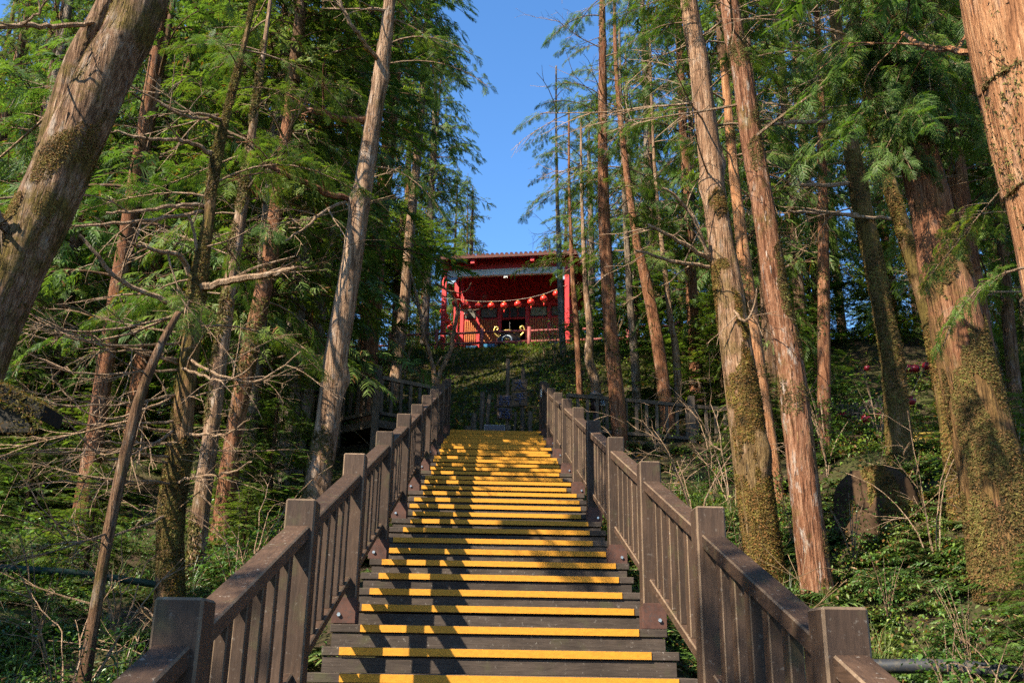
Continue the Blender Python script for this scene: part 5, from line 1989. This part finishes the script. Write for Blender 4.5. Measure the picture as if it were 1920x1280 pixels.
def sprig(n=16, leaf=.06, h=.3):
    out = []
    for k in range(n):
        a, e = random.uniform(0, 6.28), random.random()
        b = np.array([math.cos(a) * .16 * e, math.sin(a) * .16 * e, h * random.uniform(.15, 1)])
        l = leaf * random.uniform(.6, 1.3)
        q = np.array([[(0, 0, 0), (l * .5, -l * .27, .01), (l, 0, -.01)], [(0, 0, 0), (l, 0, -.01), (l * .5, l * .27, .01)]])
        out.append(place(q, b, a + random.uniform(-.8, .8), random.uniform(-.4, .8), random.uniform(-.5, .5), 1))
    return np.concatenate(out)


SPRIG = [sprig(random.randint(14, 22), random.uniform(.028, .055), random.uniform(.16, .36)) for _ in range(6)]
ground_cover('ground_plants', 'small leafy plants covering the slope right of the stairs', [(np.concatenate([
    scatter(SPRIG, 1900, (1.3, 9), (3.0, 15), .5, 1.2, lambda x, y: offst(x, y) and cl(x, y, 1.3) > -.3), scatter(SPRIG, 900, (1.4, 14), (14, 34), .9, 1.8, lambda x, y: t_local(x, y)[1] < -.5 and not (20 < y < 22.6 and x < 7))]), 'fern_leaf')])
ground_cover('ground_plants', 'small leafy plants in the hollow left of the stairs', [(np.concatenate([
    scatter(SPRIG, 1100, (-8, -1.25), (3.0, 15), .6, 1.3, offst), scatter(SPRIG, 700, (-14, -1.4), (14, 34), .9, 1.8, lambda x, y: t_local(x, y)[1] < -.5 and not (18.5 < y < 22.6 and x > -6))]), 'shrub_leaf')])

# moss and ivy on the bank below the temple
bl, iv = [], []
for _ in range(34000):
    x, y = random.uniform(-6.5, 7.5), random.uniform(21.0, 36.6)
    lx, ly = t_local(x, y)
    if ly > -.02:
        continue
    z = gz(x, y)
    a = random.uniform(0, 6.28)
    d = np.array([math.cos(a), math.sin(a), random.uniform(.2, 1.2)])
    s = random.uniform(.05, .16)
    w = np.array([-d[1], d[0], 0]) * random.uniform(.02, .04)
    p = np.array([x, y, z - .01])
    bl.append((p - w, p + w, p + d * s))
for _ in range(9000):
    x, y = random.uniform(-6.5, 7.5), random.uniform(22.0, 36.4)
    lx, ly = t_local(x, y)
    if ly > -.05 or cl(x, y, .55) < .05:
        continue
    a = random.uniform(0, 6.28)
    l = random.uniform(.05, .12)
    q = np.array([[(0, 0, 0), (l * .5, -l * .3, .01), (l, 0, -.01)], [(0, 0, 0), (l, 0, -.01), (l * .5, l * .3, .01)]])
    iv.append(place(q, (x, y, gz(x, y) + random.uniform(.02, .22)), a, random.uniform(-.7, .9), random.uniform(-.6, .6), 1))
ground_cover('bank_moss', 'dark moss and ivy on the bank below the temple', [(np.array(bl), 'bank_moss'), (np.concatenate(iv), 'shrub_leaf')])

lt = []
for _ in range(9000):
    side = random.random() < .62
    x = random.uniform(1.3, 10) if side else random.uniform(-9, -1.3)
    y = random.uniform(2.5, 21)
    if not offst(x, y):
        continue
    l = random.uniform(.03, .09)
    q = np.array([[(0, 0, 0), (l * .5, -l * .22, .01), (l, 0, 0)], [(0, 0, 0), (l, 0, 0), (l * .5, l * .22, .01)]])
    lt.append(place(q, (x, y, gz(x, y) + random.uniform(.005, .10)), random.uniform(0, 6.28), random.uniform(-.5, .5), random.uniform(-.8, .8), 1))
for _ in range(420):
    x, y = (random.uniform(1.4, 9) if random.random() < .6 else random.uniform(-8, -1.4)), random.uniform(3, 20)
    tw = dead_twig(random.uniform(.3, 1.0), 3, .5, .006, 1)
    lt.append(place(tw, (x, y, gz(x, y) + .04), random.uniform(0, 6.28), random.uniform(-.6, .1), 0, 1))
ground_cover('leaf_litter', 'brown leaf litter and fallen twigs on the forest floor', [(np.concatenate(lt), 'litter_leaf')])

# shrubs: one thing each
GSH = 'leafy shrubs of the undergrowth'
for (px_, py_, Y, s, k, lab) in (
        (1020, 700, 31, 1.0, 0, 'glossy shrub right of the tall sign post on the bank'), (1040, 690, 30, 1.5, 1, 'dense shrub below the right end of the temple'),
        (1085, 670, 32, 1.5, 0, 'bright shrub at the foot of the thin trunks right of the temple'), (1030, 730, 26, 1.0, 2, 'pale flowering looking shrub just right of the carved sign'),
        (1150, 700, 29, 1.4, 1, 'shrub behind the slender dark trunk'), (760, 690, 29, 1.6, 1, 'small leaved dark shrub below the left end of the log fence'),
        (800, 670, 32, 1.4, 1, 'dark shrub behind the bare forked sapling'), (850, 690, 30, 1.1, 0, 'low shrub on the bank below the left temple column'),
        (735, 760, 20.6, .8, 2, 'small light shrub beside the left boardwalk post'), (1630, 650, 17, 1.5, 0, 'bright green shrub hiding the orange mossy trunk'),
        (1530, 690, 18, 1.1, 1, 'loose shrub with airy twigs above the palisade'), (1540, 760, 15, 1.2, 1, 'shrub at the foot of the narrow red trunk'),
        (1830, 1180, 6.6, .8, 2, 'broad leaved shrub by the black pipe'), (1760, 1130, 7.2, .7, 0, 'small shrub in front of the shady hollow at the right'),
        (1900, 880, 10, 1.1, 1, 'dark shrub right of the great red trunk'), (1240, 870, 14, .8, 2, 'low shrub behind the third right railing post'), (1330, 840, 15, .9, 1, 'low shrub at the foot of the bare bushes'),
        (1650, 1010, 9.6, .7, 0, 'sunlit shrub on the slope between the patchy red trunk and the great red trunk'), (1590, 950, 11, .8, 1, 'airy shrub right beside the patchy red trunk'),
        (1620, 1120, 7.6, .55, 2, 'low broad leaved shrub behind the nearest right post'), (1480, 930, 12.6, .75, 0, 'shrub between the brown moss trunk and the patchy red trunk'),
        (1380, 960, 12.2, .7, 1, 'shrub beside the foot of the brown moss trunk'), (1790, 1020, 8.2, .7, 1, 'shrub against the mossy foot of the great red trunk'), (1640, 880, 13.2, .8, 0, 'shrub growing over the dark stump'),
        (20, 1060, 7.5, .8, 1, 'small leaved glossy shrub at the lower left edge'), (70, 1180, 6.4, .8, 2, 'leafy shrub in the bottom left corner'), (150, 1120, 7.2, .8, 1, 'shrub under the thin bare leaning stem'),
        (250, 1150, 7.6, .8, 0, 'shrub left of the nearest railing post'), (30, 700, 12, 1.4, 0, 'bright leaved shrub behind the shed roof'), (120, 880, 10, 1.1, 1, 'airy shrub in the left hollow'),
        (450, 1010, 10.5, .9, 0, 'shrub behind the sloping left handrail'), (520, 900, 13, 1.1, 2, 'shrub left of the slender sunlit trunk')):
    p = at(px_, py_, Y)
    root = thing('shrub', lab, 'shrub', (p[0], p[1], gz(p[0], p[1])), random.uniform(0, 6), GSH)
    link('foliage', SHRUB[k], root, None, None, s)
GBB = 'bare arching bushes'
for (px_, py_, Y, s, k, lab) in (
        (1300, 880, 13.5, 1.15, 0, 'largest bare bush with pale arching stems behind the right railing'), (1250, 850, 16, 1.0, 1, 'bare bush by the right picket railing'), (1370, 860, 14.5, 1.2, 2, 'tall bare bush left of the brown moss trunk'),
        (1330, 760, 19, 1.3, 0, 'bare bush farther back among the right stems'), (1230, 770, 19.5, 1.1, 1, 'spreading bare bush in front of the right picket railing'), (1740, 960, 10.5, 1.0, 2, 'bare stems in front of the great red trunk'),
        (1480, 760, 18, 1.2, 2, 'bare bush between the orange trunk and the narrow red one'), (1890, 1150, 6.6, .7, 1, 'few bare stems in the bottom right corner'), (160, 1090, 7.8, 1.1, 0, 'bare bush beside the bare leaning stem'), (480, 960, 12, 1.0, 0, 'bare bush between the left trunks and the handrail'),
        (260, 930, 10.5, 1.2, 1, 'bare bush left of the mossy knotted trunk')):
    p = at(px_, py_, Y)
    root = thing('bare_bush', lab, 'bush', (p[0], p[1], gz(p[0], p[1])), random.uniform(0, 6), GBB)
    link('stems', BARE[k], root, None, None, s * .85)

# young cedars filling the lower storey
for Y, cols, hr in ((13, (60, 250, 520), (1.3, 2.0)), (16, (20, 130, 250, 480, 560), (2.0, 3.0)), (20, (70, 190, 330, 460, 545), (2.5, 4.2)),
                    (25, (0, 120, 250, 380, 500, 580), (3, 5)), (31, (60, 190, 320, 450, 560), (3, 5)), (38, (0, 130, 270, 400, 520, 600), (3.5, 5.5)), (47, (60, 220, 380, 540, 680, 770), (4, 6))):
    for c in cols:
        yy = Y + random.uniform(-1, 1)
        x = px_x(c + random.uniform(-25, 15), yy)
        h = random.uniform(*hr)
        young_left = zone(c, yy, True)
        root = thing('young_cedar', 'low young cedar ' + young_left, 'tree', (x, yy, gz(x, yy)), random.uniform(0, 6), 'low young cedars ' + young_left)
        link('crown', random.choice(CROWNS), root, (0, 0, -.15), None, (h * .21, h * .21, h / CROWN_H))
for Y, cols, hr in ((8.2, (1850, 1950), (.9, 1.5)), (11, (1800, 1930), (1.2, 2.2)), (15, (1590, 1780, 1900), (1.4, 2.6)), (19, (1390, 1500, 1620, 1850), (1.8, 3.2)), (24, (1230, 1340, 1460, 1580, 1700, 1830, 1950), (2.5, 4.2)),
                    (30, (1170, 1280, 1400, 1520, 1650, 1790, 1930), (3, 5)), (38, (1130, 1250, 1380, 1510, 1650, 1790, 1940), (3, 5)), (48, (1110, 1230, 1370, 1520, 1680, 1840), (3.5, 5.5))):
    for c in cols:
        if 1540 < c < 1770 and Y < 27:
            continue
        yy = Y + random.uniform(-1, 1)
        x = px_x(c + random.uniform(-15, 25), yy)
        h = random.uniform(*hr)
        z_ = zone(c, yy, False)
        root = thing('young_cedar', 'low young cedar ' + z_, 'tree', (x, yy, gz(x, yy)), random.uniform(0, 6), 'low young cedars ' + z_)
        link('crown', random.choice(CROWNS), root, (0, 0, -.15), None, (h * .21, h * .21, h / CROWN_H))
# neighbours of the leaning trunk, just out of the picture on the left, whose tops dapple the stairs
for x, y, H, s, sp in ((-8.5, 3.0, 9.0, 1.05, False), (-10.0, 0.0, 9.5, 1.05, False), (-9.5, 6.5, 9.0, 1.05, False), (-12, 3.5, 10.5, 1.1, False), (-5.4, -1.3, 11.5, .85, True)):
    forest_tree(x, y, H, s, .22, 'cedars beside the camera', 'cedar standing outside the left edge of the picture', sparse=sp)
